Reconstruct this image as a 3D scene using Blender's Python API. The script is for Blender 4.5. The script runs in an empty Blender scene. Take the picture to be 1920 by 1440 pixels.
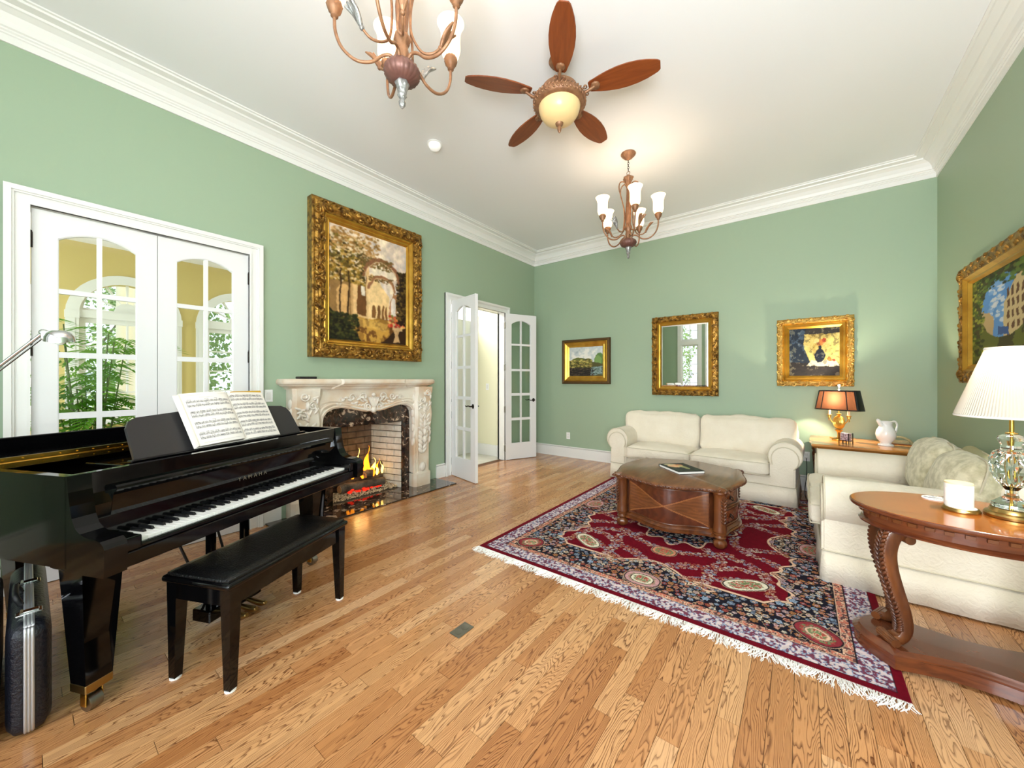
import bpy, bmesh, math, random
import numpy as np
from math import pi, sin, cos, radians as R, sqrt, atan2
from mathutils import Vector, Matrix
from mathutils.geometry import tessellate_polygon

S = bpy.context.scene
COL = S.collection
random.seed(7)
RNG = np.random.default_rng(5)

# ------------------------------------------------------------------ camera
cd = bpy.data.cameras.new('camera'); cam = bpy.data.objects.new('camera', cd); COL.objects.link(cam)
cd.sensor_width = 36; cd.lens = 703 / 1920 * 36; cd.shift_y = -6.7 / 1920; cd.clip_start = .02; cd.clip_end = 200
cam.location = (0, 0, 1.35); cam.rotation_euler = (R(90), 0, R(37.68)); S.camera = cam

# ------------------------------------------------------------------ world, sun, daylight, exposure
S.view_settings.view_transform = 'Standard'; S.view_settings.look = 'None'
S.view_settings.exposure = 0.0; S.view_settings.gamma = 1.0; S.view_settings.use_curve_mapping = False
W = bpy.data.worlds.new('sky'); S.world = W; W.use_nodes = True
wb = W.node_tree.nodes['Background']; wb.inputs[0].default_value = (.84, .92, 1, 1); wb.inputs[1].default_value = 1.9

def lamp(name, kind, loc, power, color=(1, 1, 1), rot=(0, 0, 0), size=None, size_y=None, radius=None):
    l = bpy.data.lights.new(name, kind); l.energy = power; l.color = color
    if kind == 'AREA':
        l.shape = 'RECTANGLE'; l.size = size; l.size_y = size_y or size
    if radius is not None:
        if kind == 'SUN': l.angle = radius
        else: l.shadow_soft_size = radius
    o = bpy.data.objects.new(name, l); COL.objects.link(o); o.location = loc; o.rotation_euler = rot
    return o
lamp('sun', 'SUN', (0, 0, 10), 6.0, (1, .95, .86), (R(8), R(-42), 0), radius=R(2))
# area lamps boost daylight at the tall windows; the sunroom side lamp is added
lamp('daylight_boost', 'AREA', (-1.5, -2.16, 1.75), 54, (.84, .92, 1), (R(90), 0, 0), 1.5, 2.9)
lamp('daylight_boost', 'AREA', (.25, -2.16, 1.75), 115, (.84, .92, 1), (R(90), 0, 0), 1.5, 2.9)
lamp('daylight_boost', 'AREA', (-5.5, -1.36, 1.6), 70, (.95, .98, 1), (R(90), 0, 0), 2.2, 2.2)  # added unseen lamp, brightens the sunroom from the side
lamp('hall_fill', 'AREA', (-5.3, 4.2, 3.0), 75, (1, .97, .92), (0, 0, 0), .6, .6)  # added area lamp without a fixture, brightens the hall

# added lamp behind the camera, aimed at the ceiling to brighten it
lamp('bounce_fill', 'AREA', (.45, -.75, 1.5), 175, (.93, .965, 1), (R(180 - 50), 0, R(8)), 1.0, 1.0)

# ------------------------------------------------------------------ helpers
def tag(o, label=None, cat=None, group=None, kind=None):
    if label: o['label'] = label
    if cat: o['category'] = cat
    if group: o['group'] = group
    if kind: o['kind'] = kind
    return o

def empty(name, loc=(0, 0, 0), rz=0, label=None, cat=None, group=None, kind=None):
    o = bpy.data.objects.new(name, None); COL.objects.link(o); o.location = loc; o.rotation_euler = (0, 0, rz)
    o.empty_display_size = .1
    return tag(o, label, cat, group, kind)

def obj(name, bm, mat, parent=None, loc=None, rot=None, smooth=None, kind=None, label=None):
    if isinstance(bm, bpy.types.Mesh): me = bm
    else:
        bmesh.ops.recalc_face_normals(bm, faces=bm.faces)
        me = bpy.data.meshes.new(name); bm.to_mesh(me); bm.free()
    if mat and not me.materials: me.materials.append(mat)
    if smooth is not None and smooth > 0:
        try: me.shade_smooth(); me.set_sharp_from_angle(angle=R(smooth))
        except Exception: pass
    o = bpy.data.objects.new(name, me); COL.objects.link(o)
    if parent: o.parent = parent
    if loc: o.location = loc
    if rot: o.rotation_euler = rot
    if kind: o['kind'] = kind
    if label: o['label'] = label
    return o

def kids(o): return [c for c in o.children]
def copy_tree(o, loc=None, rz=None, parent=None):
    c = o.copy(); COL.objects.link(c)
    if parent is not None: c.parent = parent
    if loc is not None: c.location = loc
    if rz is not None: c.rotation_euler = (0, 0, rz)
    for ch in list(o.children):
        copy_tree(ch, parent=c)
    return c

def B(): return bmesh.new()

def box(bm, x0, x1, y0, y1, z0, z1, bev=0, seg=1):
    m = Matrix.Translation(((x0 + x1) / 2, (y0 + y1) / 2, (z0 + z1) / 2)) @ Matrix.Diagonal((abs(x1 - x0), abs(y1 - y0), abs(z1 - z0), 1))
    r = bmesh.ops.create_cube(bm, size=1, matrix=m)
    if bev:
        es = list({e for v in r['verts'] for e in v.link_edges})
        bmesh.ops.bevel(bm, geom=es, offset=bev, segments=seg, profile=.5, affect='EDGES', clamp_overlap=True)
    return bm

def bar(bm, p0, p1, w, h=None, up=(0, 0, 1)):
    """box bar from p0 to p1"""
    p0 = Vector(p0); p1 = Vector(p1); h = h or w; d = p1 - p0; L = d.length; d.normalize()
    u = Vector(up); s = d.cross(u)
    if s.length < 1e-4: s = d.cross(Vector((1, 0, 0)))
    s.normalize(); u = s.cross(d)
    m = Matrix((s, d, u)).transposed().to_4x4(); m.translation = (p0 + p1) / 2
    bmesh.ops.create_cube(bm, size=1, matrix=m @ Matrix.Diagonal((w, L, h, 1)))

def cyl(bm, p0, p1, r0, r1=None, seg=16, caps=True):
    p0 = Vector(p0); p1 = Vector(p1); r1 = r0 if r1 is None else r1
    d = p1 - p0; q = d.to_track_quat('Z', 'Y').to_matrix().to_4x4(); q.translation = (p0 + p1) / 2
    bmesh.ops.create_cone(bm, cap_ends=caps, segments=seg, radius1=r0, radius2=r1, depth=d.length, matrix=q)

def ball(bm, c, r, sc=(1, 1, 1), seg=12, rot=None):
    m = Matrix.Translation(c)
    if rot: m = m @ rot
    bmesh.ops.create_uvsphere(bm, u_segments=seg, v_segments=max(6, seg // 2), radius=r, matrix=m @ Matrix.Diagonal((sc[0], sc[1], sc[2], 1)))

def smoothpts(pts, n=6, closed=False):
    P = [Vector(p) for p in pts]; out = []
    N = len(P); rng = range(N) if closed else range(N - 1)
    for i in rng:
        if closed: p0, p1, p2, p3 = P[i - 1], P[i], P[(i + 1) % N], P[(i + 2) % N]
        else: p0, p1, p2, p3 = P[max(i - 1, 0)], P[i], P[i + 1], P[min(i + 2, N - 1)]
        for k in range(n):
            t = k / n
            out.append(.5 * ((2 * p1) + (p2 - p0) * t + (2 * p0 - 5 * p1 + 4 * p2 - p3) * t * t + (3 * p1 - p0 - 3 * p2 + p3) * t ** 3))
    if not closed: out.append(P[-1])
    return out

def tube(bm, pts, r, seg=8, closed=False, caps=True):
    P = [Vector(p) for p in pts]; N = len(P)
    rs = [r] * N if not hasattr(r, '__len__') else [r[0] + (r[-1] - r[0]) * i / (N - 1) for i in range(N)] if len(r) == 2 else list(r)
    rings = []; prev = None
    for i in range(N):
        a = P[i - 1] if (i > 0 or closed) else P[0]; b = P[(i + 1) % N] if (i < N - 1 or closed) else P[-1]
        t = (b - a)
        if t.length < 1e-9: t = Vector((0, 0, 1))
        t.normalize()
        if prev is None:
            n = t.orthogonal()
        else:
            n = prev - t * prev.dot(t)
            if n.length < 1e-6: n = t.orthogonal()
        n.normalize(); prev = n; b2 = t.cross(n)
        rings.append([bm.verts.new(P[i] + (n * cos(2 * pi * k / seg) + b2 * sin(2 * pi * k / seg)) * rs[i]) for k in range(seg)])
    for i in range(N if closed else N - 1):
        A, C = rings[i], rings[(i + 1) % N]
        for k in range(seg):
            try: bm.faces.new((A[k], A[(k + 1) % seg], C[(k + 1) % seg], C[k]))
            except ValueError: pass
    if caps and not closed:
        bm.faces.new(rings[0][::-1]); bm.faces.new(rings[-1])

def lathe(bm, prof, seg=24, c=(0, 0, 0), flute=None, caps=True, ax=None):
    """prof [(r,z)...]; flute(theta, t)-> radius factor"""
    rings = []; n = len(prof)
    for i, (r, z) in enumerate(prof):
        ring = []
        for k in range(seg):
            th = 2 * pi * k / seg; rr = r * (flute(th, i / (n - 1)) if flute else 1)
            ring.append(bm.verts.new((c[0] + rr * cos(th), c[1] + rr * sin(th), c[2] + z)))
        rings.append(ring)
    for i in range(n - 1):
        for k in range(seg):
            bm.faces.new((rings[i][k], rings[i][(k + 1) % seg], rings[i + 1][(k + 1) % seg], rings[i + 1][k]))
    if caps:
        bm.faces.new(rings[0][::-1]); bm.faces.new(rings[-1])
    return rings

def plate(bm, outer, holes=(), t0=0, t1=.01, plane='XZ'):
    loops = [list(outer)] + [list(h) for h in holes]
    def P(a, b, t): return (a, t, b) if plane == 'XZ' else (a, b, t) if plane == 'XY' else (t, a, b)
    tri = tessellate_polygon([[Vector((a, b, 0)) for a, b in l] for l in loops])
    flat = [p for l in loops for p in l]
    F = [bm.verts.new(P(a, b, t0)) for a, b in flat]; G = [bm.verts.new(P(a, b, t1)) for a, b in flat]
    for a, b, c in tri:
        try:
            bm.faces.new((F[a], F[b], F[c])); bm.faces.new((G[c], G[b], G[a]))
        except ValueError: pass
    i = 0
    for l in loops:
        n = len(l)
        for k in range(n):
            a, b = i + k, i + (k + 1) % n
            try: bm.faces.new((F[a], F[b], G[b], G[a]))
            except ValueError: pass
        i += n
    return bm

def rect(a0, a1, b0, b1): return [(a0, b0), (a1, b0), (a1, b1), (a0, b1)]

def sweep_rect(bm, w, h, prof, z0=0, x0=0):
    """mitred frame in the XZ plane facing -Y. prof: [(inset from the outer edge, height towards the viewer)...]"""
    rings = []
    for d, y in prof:
        rings.append([bm.verts.new(p) for p in ((x0 + d, -y, z0 + d), (x0 + w - d, -y, z0 + d), (x0 + w - d, -y, z0 + h - d), (x0 + d, -y, z0 + h - d))])
    for i in range(len(prof) - 1):
        for k in range(4):
            bm.faces.new((rings[i][k], rings[i][(k + 1) % 4], rings[i + 1][(k + 1) % 4], rings[i + 1][k]))

def rbox(bm, c, s, r, cuts=8, puff=(0, 0, 0), noise=0, seed=0, M=None):
    """rounded, puffed cushion block: centre c, size s, corner radius r"""
    t = bmesh.new(); bmesh.ops.create_cube(t, size=2)
    bmesh.ops.subdivide_edges(t, edges=t.edges[:], cuts=cuts, use_grid_fill=True)
    hx, hy, hz = s[0] / 2, s[1] / 2, s[2] / 2; rn = random.Random(seed); ph = [rn.uniform(0, 6.28) for _ in range(9)]
    mp = {}
    for v in t.verts:
        u = v.co.copy()
        p = Vector((u.x * hx, u.y * hy, u.z * hz))
        q = Vector((max(-hx + r, min(hx - r, p.x)), max(-hy + r, min(hy - r, p.y)), max(-hz + r, min(hz - r, p.z))))
        d = p - q
        if d.length > 1e-6: p = q + d.normalized() * r
        fx = (1 - u.y ** 2) * (1 - u.z ** 2); fy = (1 - u.x ** 2) * (1 - u.z ** 2); fz = (1 - u.x ** 2) * (1 - u.y ** 2)
        p += Vector((u.x * puff[0] * fx, u.y * puff[1] * fy, u.z * puff[2] * fz))
        if noise:
            k = 14
            p += Vector((sin(p.y * k + ph[0]) * sin(p.z * k * 1.3 + ph[1]), sin(p.x * k + ph[2]) * sin(p.z * k + ph[3]), sin(p.x * k * .9 + ph[4]) * sin(p.y * k * 1.2 + ph[5]) + .5 * sin(p.x * k * 2.3 + p.y * 9 + ph[6]))) * noise
        if M: p = M @ p
        v.co = p + Vector(c)
    for v in t.verts: mp[v] = bm.verts.new(v.co)
    for f in t.faces: bm.faces.new([mp[v] for v in f.verts])
    t.free()

# ------------------------------------------------------------------ materials
MATS = {}
def srgb(c):
    return tuple(((x / 255) / 12.92 if x / 255 <= .04045 else ((x / 255 + .055) / 1.055) ** 2.4) for x in c)

def mat(name, c, rough=.5, metal=0, bump=None, var=None, coat=0, emit=None, trans=0, ior=1.45, sheen=0, attr=False, spec=.5, sub=0):
    """c in sRGB 0-255. bump=(scale,strength,kind); var=(scale, second colour, contrast)"""
    m = bpy.data.materials.new(name); m.use_nodes = True; nt = m.node_tree; nd = nt.nodes; lk = nt.links
    b = nd['Principled BSDF']; col = (*srgb(c), 1)
    b.inputs['Base Color'].default_value = col; b.inputs['Roughness'].default_value = rough; b.inputs['Metallic'].default_value = metal
    b.inputs['Coat Weight'].default_value = coat; b.inputs['Coat Roughness'].default_value = .06
    b.inputs['Transmission Weight'].default_value = trans; b.inputs['IOR'].default_value = ior
    b.inputs['Specular IOR Level'].default_value = spec; b.inputs['Sheen Weight'].default_value = sheen
    tc = nd.new('ShaderNodeTexCoord'); src = None
    if attr:
        a = nd.new('ShaderNodeAttribute'); a.attribute_name = 'Col'; lk.new(a.outputs['Color'], b.inputs['Base Color'])
    if var:
        n = nd.new('ShaderNodeTexNoise'); n.inputs['Scale'].default_value = var[0]; n.inputs['Detail'].default_value = 6
        if len(var) > 3: 
            mp = nd.new('ShaderNodeMapping'); mp.inputs['Scale'].default_value = var[3]; lk.new(tc.outputs['Object'], mp.inputs[0]); lk.new(mp.outputs[0], n.inputs['Vector'])
            n.inputs['Distortion'].default_value = 1.2
        else: lk.new(tc.outputs['Object'], n.inputs['Vector'])
        rp = nd.new('ShaderNodeValToRGB'); k = var[2]; rp.color_ramp.elements[0].position = .5 - k; rp.color_ramp.elements[1].position = .5 + k
        rp.color_ramp.elements[0].color = col; rp.color_ramp.elements[1].color = (*srgb(var[1]), 1)
        lk.new(n.outputs['Fac'], rp.inputs[0]); lk.new(rp.outputs[0], b.inputs['Base Color'])
    if bump:
        if bump[2] == 'noise': n = nd.new('ShaderNodeTexNoise'); n.inputs['Detail'].default_value = 5; out = n.outputs['Fac']
        elif bump[2] == 'wrinkle': n = nd.new('ShaderNodeTexNoise'); n.inputs['Detail'].default_value = 3; n.inputs['Distortion'].default_value = 2; out = n.outputs['Fac']
        else: n = nd.new('ShaderNodeTexVoronoi'); n.feature = 'SMOOTH_F1'; out = n.outputs['Distance']
        n.inputs['Scale'].default_value = bump[0]; lk.new(tc.outputs['Object'], n.inputs['Vector'])
        bp = nd.new('ShaderNodeBump'); bp.inputs['Strength'].default_value = bump[1]; bp.inputs['Distance'].default_value = .01
        lk.new(out, bp.inputs['Height']); lk.new(bp.outputs[0], b.inputs['Normal'])
    if emit:
        b.inputs['Emission Color'].default_value = (*srgb(emit[0]), 1); b.inputs['Emission Strength'].default_value = emit[1]
    MATS[name] = m
    return m

def wood(name, c1, c2, rough=.3, scale=(3, 3, 26), coat=.3, bumpk=.15):
    """streaky polished wood; grain runs along the axis with the small scale"""
    m = mat(name, c1, rough, coat=coat); nt = m.node_tree; nd = nt.nodes; lk = nt.links; b = nd['Principled BSDF']
    tc = nd.new('ShaderNodeTexCoord'); mp = nd.new('ShaderNodeMapping'); mp.inputs['Scale'].default_value = scale
    n = nd.new('ShaderNodeTexNoise'); n.inputs['Scale'].default_value = 1.6; n.inputs['Detail'].default_value = 8; n.inputs['Distortion'].default_value = .8
    rp = nd.new('ShaderNodeValToRGB'); rp.color_ramp.elements[0].position = .33; rp.color_ramp.elements[1].position = .68
    rp.color_ramp.elements[0].color = (*srgb(c1), 1); rp.color_ramp.elements[1].color = (*srgb(c2), 1)
    lk.new(tc.outputs['Object'], mp.inputs[0]); lk.new(mp.outputs[0], n.inputs['Vector']); lk.new(n.outputs['Fac'], rp.inputs[0]); lk.new(rp.outputs[0], b.inputs['Base Color'])
    bp = nd.new('ShaderNodeBump'); bp.inputs['Strength'].default_value = bumpk; bp.inputs['Distance'].default_value = .002
    lk.new(n.outputs['Fac'], bp.inputs['Height']); lk.new(bp.outputs[0], b.inputs['Normal'])
    return m

def glassmat(name, tint=(1, 1, 1), refl=.9):
    m = bpy.data.materials.new(name); m.use_nodes = True; nt = m.node_tree; nd = nt.nodes; lk = nt.links; nd.clear()
    o = nd.new('ShaderNodeOutputMaterial'); mx = nd.new('ShaderNodeMixShader'); t = nd.new('ShaderNodeBsdfTransparent'); g = nd.new('ShaderNodeBsdfGlossy')
    t.inputs[0].default_value = (*tint, 1); g.inputs['Roughness'].default_value = .01
    fr = nd.new('ShaderNodeFresnel'); fr.inputs[0].default_value = 1.45; mu = nd.new('ShaderNodeMath'); mu.operation = 'MULTIPLY'; mu.inputs[1].default_value = refl
    gm = nd.new('ShaderNodeNewGeometry'); iv = nd.new('ShaderNodeMath'); iv.operation = 'SUBTRACT'; iv.inputs[0].default_value = 1; lk.new(gm.outputs['Backfacing'], iv.inputs[1])
    m2 = nd.new('ShaderNodeMath'); m2.operation = 'MULTIPLY'; lk.new(mu.outputs[0], m2.inputs[0]); lk.new(iv.outputs[0], m2.inputs[1]); lk.new(fr.outputs[0], mu.inputs[0]); lk.new(m2.outputs[0], mx.inputs[0]); lk.new(t.outputs[0], mx.inputs[1]); lk.new(g.outputs[0], mx.inputs[2]); lk.new(mx.outputs[0], o.inputs[0])
    MATS[name] = m; return m

def translucent(name, c, c2, emit=0, ecol=(255, 240, 215), f=.5):
    m = bpy.data.materials.new(name); m.use_nodes = True; nt = m.node_tree; nd = nt.nodes; lk = nt.links; nd.clear()
    o = nd.new('ShaderNodeOutputMaterial'); mx = nd.new('ShaderNodeMixShader'); d = nd.new('ShaderNodeBsdfDiffuse'); t = nd.new('ShaderNodeBsdfTranslucent')
    d.inputs[0].default_value = (*srgb(c), 1); t.inputs[0].default_value = (*srgb(c2), 1); mx.inputs[0].default_value = f
    lk.new(d.outputs[0], mx.inputs[1]); lk.new(t.outputs[0], mx.inputs[2])
    if emit:
        e = nd.new('ShaderNodeEmission'); e.inputs[0].default_value = (*srgb(ecol), 1); e.inputs[1].default_value = emit
        ad = nd.new('ShaderNodeAddShader'); lk.new(mx.outputs[0], ad.inputs[0]); lk.new(e.outputs[0], ad.inputs[1]); lk.new(ad.outputs[0], o.inputs[0])
    else: lk.new(mx.outputs[0], o.inputs[0])
    MATS[name] = m; return m

mat('wall_green', (158, 178, 152), .55, bump=(300, .04, 'noise'))
mat('ceiling_white', (238, 238, 240), .7)
mat('trim_white', (236, 235, 232), .35)
mat('door_white', (236, 235, 236), .35)
mat('yellow_wall', (212, 190, 120), .6)
mat('cream_wall', (240, 236, 205), .6)
mat('tile_pale', (225, 222, 210), .3, var=(4, (205, 200, 186), .2))
mat('tile_joint', (180, 176, 165), .7)
mat('joint_dark', (105, 66, 36), .6)
mat('black_gloss', (5, 5, 6), .07, spec=.42)
mat('black_satin', (20, 20, 22), .28)
mat('desk_satin', (44, 42, 44), .35)
mat('black_leather', (9, 9, 10), .3, bump=(160, .25, 'voronoi'))
mat('case_shell', (24, 25, 34), .33, bump=(90, .5, 'noise'))
mat('felt_red', (170, 20, 30), .9)
mat('ivory', (242, 240, 236), .2)
mat('brass', (205, 165, 75), .25, metal=1)
mat('brass_dark', (170, 140, 85), .3, metal=1)
mat('lamp_gold', (222, 178, 88), .3, metal=.9)
mat('chrome', (215, 215, 218), .18, metal=1)
mat('aluminium', (200, 202, 208), .35, metal=.7)
mat('nickel', (150, 146, 138), .35, metal=1)
mat('bronze_dark', (48, 42, 38), .4, metal=.8)
mat('gold_frame', (190, 144, 66), .4, metal=.75, bump=(60, .5, 'noise'), var=(22, (92, 62, 28), .16))
mat('gold_pale', (228, 190, 105), .35, metal=.7, bump=(80, .4, 'noise'), var=(30, (170, 118, 50), .25))
mat('gold_plain', (214, 170, 72), .32, metal=.8, var=(9, (170, 122, 44), .3))
mat('gold_dark', (92, 68, 36), .5, metal=.4, bump=(70, .6, 'noise'))  # darker gold for the back moulding and the landscape frame
mat('bronze_brown', (158, 116, 84), .45, metal=.3, var=(30, (116, 78, 54), .25), bump=(60, .2, 'noise'))
mat('bronze_purple', (120, 82, 72), .45, metal=.3, var=(30, (92, 62, 56), .3))
mat('silver_leaf', (190, 190, 188), .35, metal=.6, bump=(60, .6, 'noise'), var=(40, (95, 92, 90), .25))
mat('iron_dark', (54, 44, 30), .35, metal=.5)
mat('mirror', (245, 248, 248), .01, metal=1)
mat('stone', (232, 224, 210), .42, var=(2.6, (214, 186, 156), .10), bump=(30, .15, 'noise'))
mat('stone_carved', (232, 224, 212), .5, bump=(45, .25, 'noise'))
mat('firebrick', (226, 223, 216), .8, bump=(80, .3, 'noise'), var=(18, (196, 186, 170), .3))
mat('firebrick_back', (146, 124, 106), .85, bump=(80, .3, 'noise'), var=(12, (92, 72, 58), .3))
mat('mortar', (92, 82, 70), .9)
mat('soot', (26, 23, 21), .8)
mat('log_bark', (60, 50, 42), .9, bump=(30, 1, 'wrinkle'), var=(14, (120, 104, 88), .2))
mat('log_end', (190, 150, 105), .8, var=(40, (140, 100, 66), .3))
mat('ember', (180, 40, 15), .9, emit=((255, 40, 20), 1.0))
mat('gravel', (240, 220, 186), .8, var=(60, (130, 100, 70), .2))
mat('flame', (255, 160, 40), 1, emit=((255, 150, 30), 2.2))
mat('flame_core', (255, 235, 150), 1, emit=((255, 214, 110), 3.2))
mat('slate_black', (28, 28, 30), .4)
mat('sofa_cream', (222, 211, 190), .85, sheen=.2, bump=(22, .5, 'wrinkle'), var=(5, (232, 223, 205), .25))
mat('sofa_piping', (205, 196, 172), .85)
mat('pillow_gold', (226, 218, 190), .7, sheen=.3, bump=(30, .5, 'wrinkle'), var=(22, (190, 182, 148), .12))
mat('pillow_olive', (176, 172, 134), .8, bump=(30, .4, 'wrinkle'))
wood('wood_dark', (62, 30, 16), (100, 54, 28), .28, (5, 5, 5))
wood('wood_top', (92, 56, 32), (124, 80, 46), .3, (14, 2, 14))
wood('wood_amber', (160, 84, 30), (184, 108, 44), .14, (3, 30, 3), coat=.7)
wood('wood_red', (78, 36, 20), (112, 58, 30), .22, (4, 4, 22), coat=.5)
wood('wood_leg', (76, 38, 18), (114, 64, 30), .3, (10, 10, 3))
wood('wood_carved', (64, 32, 18), (110, 62, 34), .4, (16, 16, 8), bumpk=.5)
wood('wood_honey', (170, 104, 44), (206, 142, 70), .25, (3, 24, 3), coat=.5)
wood('fan_wood', (112, 52, 20), (134, 68, 28), .4, (2.5, 26, 26), coat=.1)
mat('porcelain', (246, 245, 242), .18, coat=.4)
mat('candle_white', (232, 230, 226), .4)
mat('wax', (236, 216, 170), .5)
mat('plastic_white', (245, 245, 243), .4)
mat('plastic_black', (25, 25, 27), .5)
mat('paper', (236, 232, 226), .7)
mat('paper_edge', (226, 218, 205), .8, bump=(300, .3, 'noise'))
mat('fringe_white', (240, 236, 230), .9)
mat('crystal', (250, 252, 252), .03, trans=1, ior=1.5)
mat('amber_glass', (226, 196, 142), .3, emit=((250, 222, 160), .04))  # fan bowl is unlit; a faint glow is put into its glass
mat('plaster_purple', (120, 96, 104), .6, var=(90, (200, 180, 185), .1))
mat('leaf_green', (96, 150, 62), .5, var=(8, (170, 196, 110), .25))
mat('leaf_dark', (84, 128, 66), .5, var=(6, (160, 186, 130), .25))
mat('stalk', (96, 112, 58), .6)
mat('pot', (150, 120, 90), .6)
mat('lawn', (110, 140, 80), .9, var=(2, (150, 160, 110), .3))
mat('cream_column', (238, 236, 228), .6)
mat('canvas', (128, 128, 128), .6, attr=True, spec=.25)
mat('print_page', (236, 232, 226), .7, attr=True)
mat('rug_pile', (128, 20, 30), .95, attr=True, bump=(900, .35, 'noise'), spec=.1)
mat('veneer', (128, 70, 36), .25, attr=True, coat=.4)
glassmat('glass'); glassmat('glass_door', (.96, .98, .97), 1.0)
translucent('shade_glass', (255, 244, 226), (255, 236, 205), 1.1, (255, 238, 208))
translucent('shade_pleat', (214, 208, 196), (92, 84, 70), 0, f=.35)
translucent('shade_copper', (92, 52, 32), (66, 40, 26), 0, f=.5)
translucent('leaf_palm', (92, 150, 56), (150, 200, 80), 0, f=.45)
translucent('leaf_green', (150, 176, 118), (170, 196, 124), 0, f=.5)
translucent('leaf_dark', (122, 146, 104), (140, 166, 112), 0, f=.5)

def marble(name):
    m = mat(name, (34, 24, 20), .07, coat=.6); nt = m.node_tree; nd = nt.nodes; lk = nt.links; b = nd['Principled BSDF']
    tc = nd.new('ShaderNodeTexCoord'); n = nd.new('ShaderNodeTexNoise'); n.inputs['Scale'].default_value = 13; n.inputs['Detail'].default_value = 8; n.inputs['Distortion'].default_value = 1.6
    rp = nd.new('ShaderNodeValToRGB'); e = rp.color_ramp.elements; e[0].position = .42; e[0].color = (*srgb((24, 17, 15)), 1); e[1].position = .54; e[1].color = (*srgb((70, 46, 34)), 1)
    x = e.new(.59); x.color = (*srgb((44, 30, 24)), 1); x = e.new(.64); x.color = (*srgb((190, 164, 140)), 1)
    lk.new(tc.outputs['Object'], n.inputs['Vector']); lk.new(n.outputs['Fac'], rp.inputs[0]); lk.new(rp.outputs[0], b.inputs['Base Color'])
marble('marble_dark')

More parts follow.
